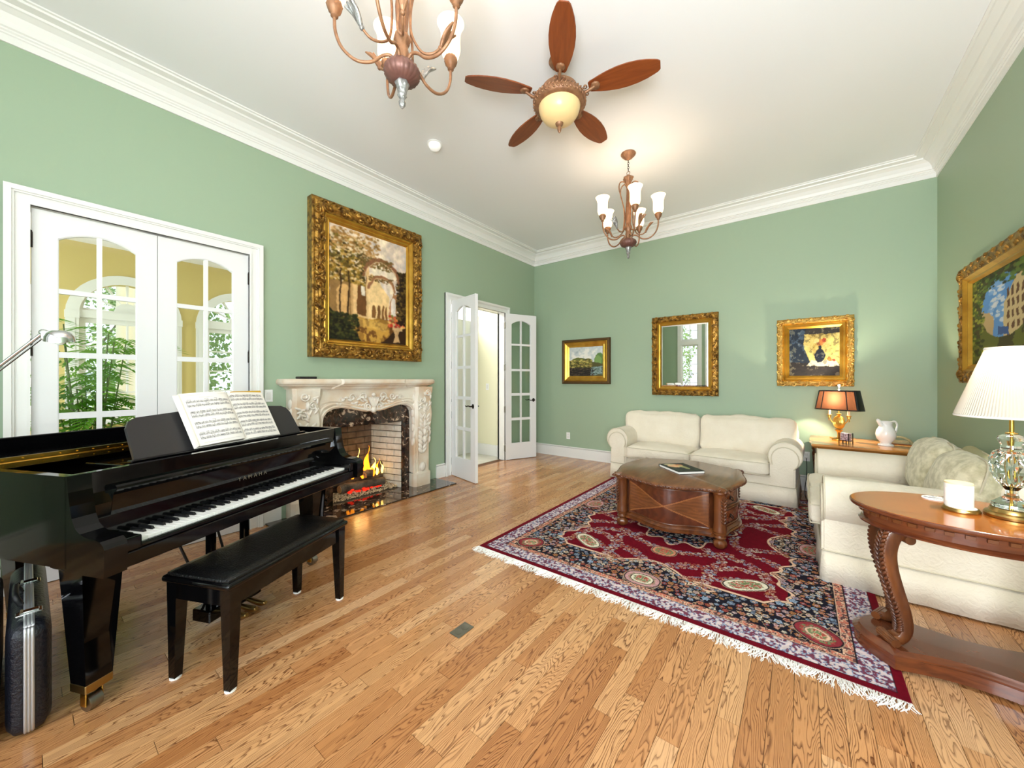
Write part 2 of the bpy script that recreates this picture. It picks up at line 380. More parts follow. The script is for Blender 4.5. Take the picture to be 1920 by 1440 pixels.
def plank_material():
    m = mat('oak_plank', (200, 150, 98), .24, coat=.35); nt = m.node_tree; nd = nt.nodes; lk = nt.links; b = nd['Principled BSDF']
    b.inputs['Coat Roughness'].default_value = .14
    def N(t, **k):
        n = nd.new(t)
        for a, v in k.items(): setattr(n, a, v)
        return n
    def math_(op, a, c=None, clamp=False):
        n = N('ShaderNodeMath', operation=op, use_clamp=clamp)
        for i, v in enumerate((a, c)):
            if v is None: continue
            if hasattr(v, 'links') or hasattr(v, 'is_output'): lk.new(v, n.inputs[i])
            else: n.inputs[i].default_value = v
        return n.outputs[0]
    tc = N('ShaderNodeTexCoord'); at = N('ShaderNodeAttribute', attribute_name='rnd'); rnd = at.outputs['Fac']
    sp = N('ShaderNodeSeparateXYZ'); lk.new(tc.outputs['Object'], sp.inputs[0])
    X = math_('ADD', sp.outputs[0], math_('MULTIPLY', rnd, 37.3)); Y = math_('ADD', sp.outputs[1], math_('MULTIPLY', rnd, 91.7))
    def vec(a, b_, c_=0.0):
        v = N('ShaderNodeCombineXYZ'); lk.new(a, v.inputs[0]); lk.new(b_, v.inputs[1]); return v.outputs[0]
    # slow warp that bends the growth rings into cathedral peaks
    n1 = N('ShaderNodeTexNoise'); n1.inputs['Scale'].default_value = 1; n1.inputs['Detail'].default_value = 2.5; n1.inputs['Roughness'].default_value = .55
    lk.new(vec(math_('MULTIPLY', X, 9), math_('MULTIPLY', Y, 1.1)), n1.inputs['Vector'])
    n2 = N('ShaderNodeTexNoise'); n2.inputs['Scale'].default_value = 1; n2.inputs['Detail'].default_value = 4
    lk.new(vec(math_('MULTIPLY', X, 45), math_('MULTIPLY', Y, 5)), n2.inputs['Vector'])
    ph = math_('ADD', math_('MULTIPLY', X, 80), math_('ADD', math_('MULTIPLY', n1.outputs['Fac'], 34), math_('MULTIPLY', n2.outputs['Fac'], 1.6)))
    fr = math_('FRACT', ph)
    ramp = N('ShaderNodeValToRGB'); e = ramp.color_ramp.elements; e[0].position = 0; e[0].color = (1, 1, 1, 1); e[1].position = 1; e[1].color = (.25, .25, .25, 1)
    x = e.new(.16); x.color = (.6, .6, .6, 1); x = e.new(.42); x.color = (0, 0, 0, 1); x = e.new(.85); x.color = (0, 0, 0, 1)
    lk.new(fr, ramp.inputs[0])
    n3 = N('ShaderNodeTexNoise'); n3.inputs['Scale'].default_value = 1; n3.inputs['Detail'].default_value = 3
    lk.new(vec(math_('MULTIPLY', X, 420), math_('MULTIPLY', Y, 14)), n3.inputs['Vector'])
    pores = N('ShaderNodeValToRGB'); pores.color_ramp.elements[0].position = .52; pores.color_ramp.elements[1].position = .70
    lk.new(n3.outputs['Fac'], pores.inputs[0])
    n4 = N('ShaderNodeTexNoise'); n4.inputs['Scale'].default_value = 1; n4.inputs['Detail'].default_value = 2
    lk.new(vec(math_('MULTIPLY', X, 3), math_('MULTIPLY', Y, .7)), n4.inputs['Vector'])
    dark = math_('MULTIPLY', ramp.outputs[0], math_('ADD', math_('MULTIPLY', n4.outputs['Fac'], 1.5), .12), True)
    dark = math_('ADD', math_('MULTIPLY', dark, .95), math_('MULTIPLY', pores.outputs[0], .2), True)
    # per plank tone
    tone = N('ShaderNodeValToRGB'); t = tone.color_ramp.elements; t[0].position = 0; t[0].color = (*srgb((180, 120, 72)), 1); t[1].position = 1; t[1].color = (*srgb((222, 172, 126)), 1)
    x = t.new(.5); x.color = (*srgb((204, 146, 96)), 1); x = t.new(.8); x.color = (*srgb((212, 158, 108)), 1)
    fr2 = math_('FRACT', math_('MULTIPLY', rnd, 17.17)); lk.new(fr2, tone.inputs[0])
    mx = N('ShaderNodeMix', data_type='RGBA'); lk.new(dark, mx.inputs[0]); lk.new(tone.outputs[0], mx.inputs[6]); mx.inputs[7].default_value = (*srgb((96, 50, 24)), 1)
    lk.new(mx.outputs[2], b.inputs['Base Color'])
    bp = N('ShaderNodeBump'); bp.inputs['Strength'].default_value = .12; bp.inputs['Distance'].default_value = .001
    inv = math_('SUBTRACT', 1.0, dark); lk.new(inv, bp.inputs['Height']); lk.new(bp.outputs[0], b.inputs['Normal'])
plank_material()
G = MATS.get
def M_(n): return MATS[n]

# ================================================================== THE ROOM
XL, XR, YB, YF, ZC = -3.98, 1.127, 5.84, -2.0, 3.70
def struct(name, bm, m, label=None, **k):
    o = obj(name, bm, M_(m), **k); o['kind'] = 'structure'
    if label: o['label'] = label
    return o
poly = [(-2.13, 0), (0, 0), (0, 2.5), (1.25, 2.5), (1.25, 0), (1.93, 0), (1.93, .92), (2.92, .92), (2.92, 0), (3.69, 0), (3.69, 2.5), (4.96, 2.5), (4.96, 0), (5.97, 0), (5.97, 3.78), (-2.13, 3.78)]
struct('wall_left', plate(B(), poly, (), XL - .13, XL, 'YZ'), 'wall_green', 'sage green wall with the fireplace and two pairs of glazed doors')
struct('wall_back', plate(B(), rect(XL - .13, XR + .13, 0, 3.78), (), YB, YB + .13), 'wall_green', 'sage green far wall behind the cream sofa')
struct('wall_right', plate(B(), rect(-2.13, YB + .13, 0, 3.78), (), XR, XR + .13, 'YZ'), 'wall_green', 'sage green wall on the right behind the loveseat')
WIN = [(-3.25, -2.72), (-2.4, -.8), (-.55, 1.0)]
hol = []
for a, b in WIN: hol += [rect(a, b, .32, 2.55), rect(a, b, 2.7, 3.35)]
struct('wall_front', plate(B(), rect(XL - .13, XR + .13, 0, 3.78), hol, YF - .13, YF), 'wall_green', 'sage green window wall behind the viewer')
struct('ceiling', box(B(), XL - .13, XR + .13, YF - .13, YB + .13, ZC, ZC + .12), 'ceiling_white', 'smooth white ceiling')

# crown moulding, one length per wall, mitred
CP = [(0, 3.485), (.012, 3.485), (.014, 3.53), (.022, 3.535), (.022, 3.545), (.032, 3.552), (.032, 3.562), (.044, 3.568), (.052, 3.60), (.075, 3.635), (.108, 3.655), (.12, 3.658), (.124, 3.672), (.180, 3.676), (.184, 3.688), (.2, 3.690), (.2, 3.701), (0, 3.701)]
def crown(n, p0, p1, inw, label):
    bm = B(); p0 = Vector(p0); p1 = Vector(p1); d = (p1 - p0).normalized(); inw = Vector(inw)
    A = [bm.verts.new((*(p0 + d * q + inw * q), z)) for q, z in CP]; C = [bm.verts.new((*(p1 - d * q + inw * q), z)) for q, z in CP]
    for i in range(len(CP)):
        j = (i + 1) % len(CP); bm.faces.new((A[i], A[j], C[j], C[i]))
    bm.faces.new(A); bm.faces.new(C)
    struct('trim_%d' % n, bm, 'trim_white', label)
crown(1, (XL, YF), (XL, YB), (1, 0), 'white crown moulding over the left wall')
crown(2, (XL, YB), (XR, YB), (0, -1), 'white crown moulding over the far wall')
crown(3, (XR, YF), (XR, YB), (-1, 0), 'white crown moulding over the right wall')
crown(4, (XL, YF), (XR, YF), (0, 1), 'white crown moulding over the window wall')
def baseboard(name, x0, x1, y0, y1, label, h=.19):
    bm = B(); box(bm, x0, x1, y0, y1, .0, h - .025); 
    ex = .006 if (x1 - x0) < (y1 - y0) else 0; ey = .006 if not ex else 0
    box(bm, x0 + (ex if x0 < -2 else 0) * 0, x1, y0, y1, h - .022, h, .006)
    struct(name, bm, 'trim_white', label)
baseboard('baseboard_left', XL, XL + .018, 3.44, 3.60, 'white baseboard between the fireplace and the open doors')
baseboard('baseboard_left', XL, XL + .018, 5.06, YB, 'white baseboard behind the open door leaf')
baseboard('baseboard_left', XL, XL + .018, 1.35, 1.50, 'white baseboard left of the fireplace')
baseboard('baseboard_left', XL, XL + .018, YF, -.1, 'white baseboard left of the closed doors')
baseboard('baseboard_back', XL + .02, XR, YB - .018, YB, 'white baseboard along the far wall')
baseboard('baseboard_right', XR - .018, XR, YF, YB - .02, 'white baseboard along the right wall')

# oak strip floor: a dark bed, the strips proud of it
fl = struct('floor', box(B(), XL - .13, XR + .05, YF, YB, -.06, -.006), 'joint_dark', 'glossy oak strip floor')
def campx(x, y, z=0):
    d = -sin(R(37.68)) * x + cos(R(37.68)) * y; r = cos(R(37.68)) * x + sin(R(37.68)) * y
    return (960 + 703 * r / d, 713.3 - 703 * (z - 1.35) / d, d) if d > .05 else None
planks = []; PW = (XR - XL) / 62; rn = random.Random(3)
for i in range(62):
    y = YF - rn.uniform(0, .8)
    while y < YB:
        L = rn.choice((.35, .5, .65, .8, .9, 1.0, 1.1, 1.3, 1.6)) * rn.uniform(.9, 1.1)
        a, b = max(y, YF), min(y + L, YB)
        if b - a > .03: planks.append((XL + i * PW, XL + (i + 1) * PW, a, b))
        y += L
def plank_score(p):
    cx, cy = (p[0] + p[1]) / 2, (p[2] + p[3]) / 2; best = 0
    for f in (.1, .5, .9):
        q = campx(cx, p[2] + (p[3] - p[2]) * f)
        if q and -60 < q[0] < 1980 and q[1] < 1480: best = max(best, 1 / q[2] ** 2)
    if -2.0 < cx < .3 and 2.4 < cy < 5.2: best = 0
    return -best * (p[3] - p[2])
planks.sort(key=plank_score)
def plank_bm(bm, lay, p, g=.0009):
    r = rn.random(); x0, x1, y0, y1 = p[0] + g, p[1] - g, p[2] + g, p[3] - g; dz = rn.uniform(-.0003, .0003)
    v = [bm.verts.new(q) for q in ((x0, y0, -.008), (x1, y0, -.008), (x1, y1, -.008), (x0, y1, -.008), (x0, y0, dz), (x1, y0, dz), (x1, y1, dz), (x0, y1, dz))]
    for q in v: q[lay] = r
    for f in ((4, 5, 6, 7), (0, 1, 5, 4), (1, 2, 6, 5), (2, 3, 7, 6), (3, 0, 4, 7)): bm.faces.new([v[k] for k in f])
for p in planks[:295]:
    bm = B(); lay = bm.verts.layers.float.new('rnd'); plank_bm(bm, lay, p); obj('plank', bm, M_('oak_plank'), fl)
bm = B(); lay = bm.verts.layers.float.new('rnd')
for p in planks[295:]: plank_bm(bm, lay, p)
obj('planks', bm, M_('oak_plank'), fl, kind='stuff')

# ------------------------------------------------------------------ glazed door leaves
HNG = (.19, .85, 1.56, 2.27)
def arch_path(x0, x1, zs, rise, n=10):
    return [(x0 + (x1 - x0) * k / n, zs + rise * (1 - (2 * k / n - 1) ** 2)) for k in range(n + 1)]
ROWS = [(.27, .665), (.70, 1.085), (1.12, 1.505), (1.535, 1.94), (1.965, None)]
def door_leaf(parent, loc, rz, w=.605, h=2.475, t=.042):
    st = .112; gx0, gx1, cx = st, w - st, w / 2; zs, rise = 2.305, .065
    def top(x): return zs + rise * (1 - ((x - cx) / (gx1 - cx)) ** 2)
    glass = [(gx0, ROWS[0][0]), (gx1, ROWS[0][0])] + [(x, z) for x, z in arch_path(gx0, gx1, zs, rise)][::-1]
    leaf = obj('door_leaf', plate(B(), rect(0, w, 0, h), [glass], 0, t), M_('door_white'), parent, loc, (0, 0, rz))
    holes = []
    for z0, z1 in ROWS:
        for a, b in ((gx0 + .004, cx - .013), (cx + .013, gx1 - .004)):
            if z1: holes.append(rect(a, b, z0 + .004, z1 - .004))
            else: holes.append([(a, z0 + .004), (b, z0 + .004)] + [(b + (a - b) * k / 5, top(b + (a - b) * k / 5) - .006) for k in range(6)])
    obj('glazing_bars', plate(B(), [(x, z) for x, z in glass], holes, .006, t - .006), M_('door_white'), leaf)
    for hh in holes: obj('pane', plate(B(), hh, (), t / 2 - .002, t / 2 + .002), M_('glass_door'), leaf)
    return leaf
def hinges(parent, x, y, s=1):
    for z in HNG:
        bm = B(); cyl(bm, (x, y, z - .05), (x, y, z + .05), .009, seg=10); ball(bm, (x, y, z + .056), .007, seg=8); ball(bm, (x, y, z - .056), .007, seg=8)
        box(bm, x - .026 * (s > 0) , x + .026 * (s < 0) + .001, y - .001, y + .003, z - .045, z + .045)
        obj('hinge', bm, M_('bronze_dark'), parent, smooth=40)
def lever(parent, x, z, side, y, label='dark bronze lever handle'):
    """side: +1 lever points to +x; y: face of the leaf; both faces"""
    bm = B(); 
    for yy, s in ((y[0], -1), (y[1], 1)):
        ball(bm, (x, yy, z), .028, (1, .28, 1.15)); cyl(bm, (x, yy, z), (x, yy + s * .045, z), .009, seg=10)
        tube(bm, smoothpts([(x, yy + s * .045, z), (x + side * .04, yy + s * .05, z + .006), (x + side * .08, yy + s * .05, z - .004), (x + side * .11, yy + s * .048, z + .006)], 4), [.009, .006], 8)
    obj('handle', bm, M_('bronze_dark'), parent, smooth=50, label=label)
def casing_u(bm, y0, y1, h, w=.10, x=XL, thick=.02):
    """door casing on the left wall in the YZ plane"""
    for k, (d0, d1, t) in enumerate(((0, w, thick), (w * .70, w, thick + .022), (w * .60, w * .70, thick + .012), (.0, w * .14, thick + .010))):
        pl = [(y0 - d1, 0), (y0 - d1, h + d1), (y1 + d1, h + d1), (y1 + d1, 0), (y1 + d0, 0), (y1 + d0, h + d0), (y0 - d0, h + d0), (y0 - d0, 0)]
        plate(bm, pl, (), x, x + t, 'YZ')
def jamb(bm, y0, y1, h, xa=XL - .13, xb=XL):
    pl = [(y0 - .02, 0), (y0 - .02, h + .02), (y1 + .02, h + .02), (y1 + .02, 0), (y1, 0), (y1, h), (y0, h), (y0, 0)]
    plate(bm, pl, (), xa - .005, xb + .008, 'YZ')

# door_1: closed pair left of the fireplace
d1 = empty('door_1', (0, 0, 0), 0, 'closed pair of white glazed doors with arched top panes behind the piano', kind='structure')
bm = B(); casing_u(bm, .015, 1.235, 2.49, .105); casing_u(bm, .015, 1.235, 2.49, .09, XL - .15, .02); obj('casing', bm, M_('trim_white'), d1)
bm = B(); jamb(bm, .015, 1.235, 2.49); obj('jamb', bm, M_('trim_white'), d1)
for k in (0, 1):
    leaf = door_leaf(d1, (XL - .002, .018 + .609 * k, .004), R(90))
for yy in (.016, 1.234):
    for z in HNG:
        bm = B(); cyl(bm, (XL + .008, yy, z - .05), (XL + .008, yy, z + .05), .009, seg=10); ball(bm, (XL + .008, yy, z + .056), .007, seg=8)
        obj('hinge', bm, M_('bronze_dark'), d1, smooth=40)
bm = B(); box(bm, XL - .1, XL - .05, .55, .70, 2.478, 2.488); obj('latch', bm, M_('bronze_dark'), d1)

# door_2: open pair right of the fireplace
d2 = empty('door_2', (0, 0, 0), 0, 'open pair of white glazed doors leading to the bright hall', kind='structure')
bm = B(); casing_u(bm, 3.70, 4.945, 2.49, .10); casing_u(bm, 3.70, 4.945, 2.49, .09, XL - .15, .02); obj('casing', bm, M_('trim_white'), d2)
bm = B(); jamb(bm, 3.70, 4.945, 2.49); obj('jamb', bm, M_('trim_white'), d2)
for nm, hy, ang, flip in (('near', 3.705, -13, False), ('far', 4.94, 66, True)):
    lf = door_leaf(d2, (XL + .03, hy, .008), R(ang))
    lever(lf, .605 - .055, 1.0, -1, (0, .042))
    for z in HNG:
        bm = B(); cyl(bm, (-.008, .0 if flip else .042, z - .05), (-.008, .0 if flip else .042, z + .05), .009, seg=10)
        box(bm, -.012, .0, .004, .038, z - .05, z + .05)
        ball(bm, (-.008, .0 if flip else .042, z + .056), .008, seg=8); obj('hinge', bm, M_('bronze_dark' if not flip else 'nickel'), lf, smooth=40)

# ------------------------------------------------------------------ windows
def window(name, x0, x1, spans, cols, loc, rz, label, casing=.11, sill=True):
    """rectangular sashes in the XZ plane facing -Y; spans: list of (z0,z1,rows)"""
    t = empty(name, loc, rz, label, kind='structure')
    za, zb = spans[0][0], spans[-1][1]; hol = [rect(x0, x1, a, b) for a, b, _ in spans]
    bm = B(); plate(bm, rect(x0 - casing, x1 + casing, za - (.04 if sill else casing), zb + casing), hol, -.022, 0); obj('casing', bm, M_('trim_white'), t)
    bm = B(); plate(bm, rect(x0 - .004, x1 + .004, za - .004, zb + .004), [rect(x0 + .012, x1 - .012, a + .012, b - .012) for a, b, _ in spans], 0, .13); obj('reveal', bm, M_('trim_white'), t)
    if sill:
        bm = B(); box(bm, x0 - casing - .03, x1 + casing + .03, -.07, .02, za - .045, za - .01, .008); obj('sill', bm, M_('trim_white'), t)
    for a, b, rows in spans:
        hs = []; fw = .035; xx = [x0 + fw + (x1 - x0 - 2 * fw) * k / cols for k in range(cols + 1)]; zz = [a + fw + (b - a - 2 * fw) * k / rows for k in range(rows + 1)]
        for i in range(cols):
            for j in range(rows): hs.append(rect(xx[i] + .009, xx[i + 1] - .009, zz[j] + .009, zz[j + 1] - .009))
        s = obj('sash', plate(B(), rect(x0 + .01, x1 - .01, a + .01, b - .01), hs, .05, .085), M_('trim_white'), t)
        for h in hs: obj('pane', plate(B(), h, (), .065, .069), M_('glass'), s)
    return t
for i, (a, b) in enumerate(WIN):
    window('window_%d' % (i + 1), -b, -a, [(.32, 2.55, 7), (2.7, 3.35, 2)], 2 if i == 0 else 5, (0, YF, 0), pi, 'tall white window with a transom behind the viewer, number %s from the left' % ('one', 'two', 'three')[i])

# ================================================================== SUNROOM AND HALL beyond the left wall
SX, SY0, SY1, SZ = -7.0, -1.2, 5.1, 3.05
f2 = struct('floor', box(B(), SX - 1, XL - .13, SY0, SY1, -.06, -.003), 'tile_joint', 'pale stone tile floor of the sunroom and hall')
nx = 7; 
for i in range(6):
    for j in range(13):
        x0 = XL - .13 - .49 * (i + 1); y1 = SY1 - .49 * j
        obj('tile', box(B(), x0 + .004, x0 + .486, max(y1 - .486, SY0), y1 - .004, -.003, .002, .002), M_('tile_pale'), f2)
struct('ceiling', box(B(), SX - .1, XL - .13, SY0 - .1, SY1 + .1, SZ, SZ + .1), 'ceiling_white', 'white ceiling of the sunroom')
struct('wall_hall', box(B(), -4.74, XL - .13, SY1, SY1 + .12, 0, SZ), 'cream_wall', 'cream hall wall seen through the open doors')
struct('wall_hall', box(B(), SX - .12, -4.74, SY1, SY1 + .12, 0, SZ), 'trim_white', 'white end wall of the hall')
struct('baseboard_hall', box(B(), -4.74, XL - .13, SY1 - .018, SY1, .002, .2, .004), 'trim_white', 'white baseboard in the hall')
d3 = empty('door_3', (0, 0, 0), 0, 'white door standing open in the hall beyond the open pair', kind='structure')
obj('casing', box(B(), -4.86, -4.74, SY1 - .035, SY1, .002, 2.55, .006), M_('trim_white'), d3)
lf3 = obj('leaf', box(B(), -4.90, -4.86, SY1 - .62, SY1 - .01, .01, 2.45, .003), M_('door_white'), d3)
for z in HNG: obj('hinge', box(B(), -4.862, -4.855, SY1 - .05, SY1 - .028, z - .05, z + .05), M_('nickel'), d3)
bm = B(); ball(bm, (-4.84, SY1 - .56, 1.0), .028); cyl(bm, (-4.87, SY1 - .56, 1.0), (-4.84, SY1 - .56, 1.0), .012, seg=8); obj('handle', bm, M_('bronze_dark'), lf3, smooth=40)
# sunroom outer wall with arched windows
AW = [(.39, 1.24), (1.62, 2.47), (2.85, 3.7), (-.85, 0.0)]
def arch_hole(a, b, z0, zs):
    r = (b - a) / 2; c = (a + b) / 2
    return [(a, z0), (b, z0)] + [(c + r * cos(pi * k / 16), zs + r * cos(0) * sin(pi * k / 16)) for k in range(17)]
struct('wall_sunroom', plate(B(), rect(SY0 - .1, SY1 + .12, 0, SZ), [arch_hole(a, b, .85, 2.17) for a, b in AW], SX - .12, SX, 'YZ'), 'yellow_wall', 'warm yellow sunroom wall with arched windows')
struct('wall_sunroom', plate(B(), rect(SX - .12, XL - .13, 0, SZ), [rect(-6.6, -4.4, .5, 2.7)], SY0 - .12, SY0), 'yellow_wall', 'yellow side wall of the sunroom')
struct('wall_sunroom', box(B(), XL - .19, XL - .132, SY0, -.1, 0, SZ), 'yellow_wall', 'yellow inner wall of the sunroom')
for n_, (a, b) in enumerate(AW):
    t = empty('window_%d' % (n_ + 4), (0, 0, 0), 0, ('white arched sunroom window seen through the left door leaf', 'white arched sunroom window seen through the right door leaf', 'white arched sunroom window nearest the hall', 'white arched sunroom window beyond the potted palm')[n_], kind='structure')
    r = (b - a) / 2; c = (a + b) / 2; zs = 2.17; cw = .11
    outer = [(a - cw, .80), (a - cw, zs)] + [(c - (r + cw) * cos(pi * k / 18), zs + (r + cw) * sin(pi * k / 18)) for k in range(1, 18)] + [(b + cw, zs), (b + cw, .80)]
    inner = [(b, .85), (b, zs)] + [(c + r * cos(pi * k / 18), zs + r * sin(pi * k / 18)) for k in range(1, 18)] + [(a, zs), (a, .85)]
    bm = B(); plate(bm, outer + inner, (), SX, SX + .03, 'YZ'); 
    for q in (a - cw, b): box(bm, SX, SX + .045, q - .005, q + cw + .005, zs - .06, zs + .03); box(bm, SX + .03, SX + .038, q + .03, q + cw - .03, .9, zs - .06)
    obj('casing', bm, M_('trim_white'), t)
    obj('transom', box(B(), SX - .09, SX + .01, a, b, 2.13, 2.22), M_('trim_white'), t)
    obj('sill', box(B(), SX, SX + .09, a - .14, b + .14, .80, .85, .006), M_('trim_white'), t)
    hs = []
    for i in range(2):
        for j in range(4):
            ww = (b - a - .1) / 2; hh = (2.13 - .85 - .1) / 4
            hs.append(rect(a + .05 + ww * i + .01, a + .05 + ww * (i + 1) - .01, .90 + hh * j + .01, .90 + hh * (j + 1) - .01))
    s = obj('sash', plate(B(), rect(a, b, .85, 2.14), hs, SX - .08, SX - .045, 'YZ'), M_('trim_white'), t)
    for h in hs: obj('pane', plate(B(), h, (), SX - .064, SX - .06, 'YZ'), M_('glass'), s)
    hs = []
    for k in range(6):
        a0, a1 = pi * (k + .07) / 6, pi * (k + .93) / 6; r0, r1 = .12, r - .04
        hs.append([(c + r0 * cos(a0), 2.24 + r0 * sin(a0)), (c + r1 * cos(a0), 2.24 + r1 * sin(a0) * .93), (c + r1 * cos((a0 + a1) / 2), 2.24 + r1 * .93 * sin((a0 + a1) / 2)), (c + r1 * cos(a1), 2.24 + r1 * sin(a1) * .93), (c + r0 * cos(a1), 2.24 + r0 * sin(a1))])
    s = obj('fan_light', plate(B(), [(a, 2.2), (b, 2.2)] + [(c + r * cos(pi * k / 16), 2.2 + r * sin(pi * k / 16) * .97) for k in range(17)], hs, SX - .08, SX - .045, 'YZ'), M_('trim_white'), t)
    for h in hs: obj('pane', plate(B(), h, (), SX - .064, SX - .06, 'YZ'), M_('glass'), s)
window('window_8', -6.6 + 5.5, -4.4 + 5.5, [(.5, 2.7, 4)], 4, (-5.5, SY0, 0), pi, 'added unseen sunroom side window in front of the fill lamp', .09)  # opening added so the side fill lamp can shine in
# porch column outside, lawn
bm = B(); lathe(bm, [(.14, 0), (.14, .1), (.11, .14), (.105, 2.9), (.14, 2.95), (.14, 3.05)], 20); o = obj('porch_column', bm, M_('cream_column'), None, (-8.1, .92, 0), smooth=40)
tag(o, 'cream round porch column outside the arched sunroom window', 'column')
struct('ground', box(B(), -30, 14, -25, 16, -.14, -.08), 'lawn', 'lawn outside the house')

def leaves(name, mat_, parent, c, s, n, size, seed, droop=.3, kind='stuff', shell=True):
    rn = np.random.default_rng(seed); u = rn.normal(size=(n, 3)); u /= np.linalg.norm(u, axis=1)[:, None]
    rad = rn.uniform(.55, 1.0, n) ** .5 if shell else rn.uniform(0, 1, n) ** .33
    lump = 1 + .18 * np.sin(u[:, 0] * 5 + seed) * np.sin(u[:, 2] * 6 + u[:, 1] * 4)
    P = u * (rad * lump)[:, None] * np.array(s) + np.array(c)
    d = rn.normal(size=(n, 3)); d[:, 2] -= droop; d /= np.linalg.norm(d, axis=1)[:, None]
    e = np.cross(d, rn.normal(size=(n, 3))); e /= np.linalg.norm(e, axis=1)[:, None]
    L = size * rn.uniform(.6, 1.3, n)[:, None]; Wd = L * .38
    V = np.stack([P, P + d * L * .5 + e * Wd, P + d * L, P + d * L * .5 - e * Wd], 1).reshape(-1, 3)
    me = bpy.data.meshes.new(name); me.vertices.add(4 * n); me.vertices.foreach_set('co', V.ravel())
    me.loops.add(4 * n); me.loops.foreach_set('vertex_index', np.arange(4 * n)); me.polygons.add(n); me.polygons.foreach_set('loop_start', np.arange(n) * 4)
    try: me.polygons.foreach_set('loop_total', np.full(n, 4))
    except Exception: pass
    me.update(calc_edges=True); return obj(name, me, M_(mat_), parent, kind=kind)
def shrub(x, y, r, h, label, mt, seed, n=3600, size=.095):
    t = empty('garden_tree', (x, y, -.08), 0, label, 'tree', 'trees outside the windows')
    bm = B(); rn = random.Random(seed)
    for k in range(5):
        a = rn.uniform(0, 6.28); tube(bm, smoothpts([(0, 0, 0), (.1 * cos(a), .1 * sin(a), h * .3), (r * .5 * cos(a), r * .5 * sin(a), h * .65)], 3), [.05, .015], 6)
    obj('trunk', bm, M_('log_bark'), t)
    leaves('foliage', mt, t, (0, 0, h * .55), (r, r, h * .5), n, size, seed)
TREES = [(-10.2, -.6, .95, 3.4, 'leafy green tree left behind the arched sunroom window'), (-10.2, 1.75, 1.1, 3.8, 'broad green tree right behind the arched sunroom windows'), (-10.0, 4.3, 1.1, 3.0, 'green tree outside the sunroom toward the hall'), (-10.4, -3.0, 1.1, 3.6, 'dark green tree far left outside the sunroom'),
         (-4.9, -6.0, 1.2, 4.4, 'tall green tree outside the narrow window, seen in the mirror'), (-1.9, -6.8, 1.4, 4.2, 'wide green tree outside the middle window, seen in the mirror'), (-13.9, .7, 1.9, 5.0, 'tallest tree in the garden beyond the sunroom')]
for i, (x, y, r, h, lb) in enumerate(TREES): shrub(x, y, r, h, lb, 'leaf_green' if i % 2 == 0 else 'leaf_dark', 11 + i)

# bamboo palm in the sunroom
t = empty('bamboo_palm', (-5.55, .38, .002), 0, 'potted bamboo palm seen through the left glazed door', 'plant')
bm = B(); lathe(bm, [(.15, 0), (.19, .3), (.2, .32), (.2, .34), (.17, .34), (.16, .3)], 24); obj('pot', bm, M_('pot'), t, smooth=40)
bm = B(); lathe(bm, [(.165, .29), (.165, .30)], 16); obj('soil', bm, M_('soot'), t)
rn = random.Random(4); tips = []
for k in range(22):
    bm = B(); a = rn.uniform(0, 6.28); r0 = rn.uniform(.02, .13); r1 = rn.uniform(.08, .36); h = rn.uniform(1.0, 1.9)
    pts = smoothpts([(r0 * cos(a), r0 * sin(a), .3), ((r0 + r1) / 2 * cos(a), (r0 + r1) / 2 * sin(a), h * .6), (r1 * cos(a), r1 * sin(a), h)], 5)
    tube(bm, pts, [.009, .005], 6)
    obj('stalk', bm, M_('stalk'), t); tips.append((pts, a))
lf_i = 0
for pts, a in tips:
    for q in range(5):
        p = pts[3 + q * 2 if 4 + q * 2 < len(pts) else -1]; bm = B()
        az = rn.uniform(0, 6.28); L = rn.uniform(.28, .42)
        for s in range(13):
            f = s / 12; c0 = p + Vector((cos(az) * L * f, sin(az) * L * f, .22 * f - .32 * f * f))
            for sd in (-1, 1):
                aa = az + sd * R(62 - 45 * f); ll = .20 * (1 - .5 * abs(f - .4)); w = .015
                dirv = Vector((cos(aa), sin(aa), -.25)) * ll; side = Vector((-sin(aa), cos(aa), 0)) * w
                v = [bm.verts.new(c0), bm.verts.new(c0 + dirv * .45 + side), bm.verts.new(c0 + dirv), bm.verts.new(c0 + dirv * .45 - side)]; bm.faces.new(v)
        obj('frond', bm, M_('leaf_palm'), t)

# ================================================================== PAINTED SURFACES (colour painted with numpy, kept as vertex colour)
def fbm(h, w, sc, oct=4, seed=0):
    rn = np.random.default_rng(seed); out = np.zeros((h, w)); amp = 1; tot = 0
    for o in range(oct):
        n = max(2, int(sc * 2 ** o)); g = rn.random((n + 2, n + 2))
        y = np.linspace(0, n, h, endpoint=False); x = np.linspace(0, n, w, endpoint=False)
        yi, xi = y.astype(int), x.astype(int); fy, fx = y - yi, x - xi; fy = fy * fy * (3 - 2 * fy); fx = fx * fx * (3 - 2 * fx)
        a = g[np.ix_(yi, xi)]; b = g[np.ix_(yi, xi + 1)]; c = g[np.ix_(yi + 1, xi)]; d = g[np.ix_(yi + 1, xi + 1)]
        out += amp * ((a * (1 - fx) + b * fx) * (1 - fy)[:, None] + (c * (1 - fx) + d * fx) * fy[:, None]); tot += amp; amp *= .55
    return out / tot
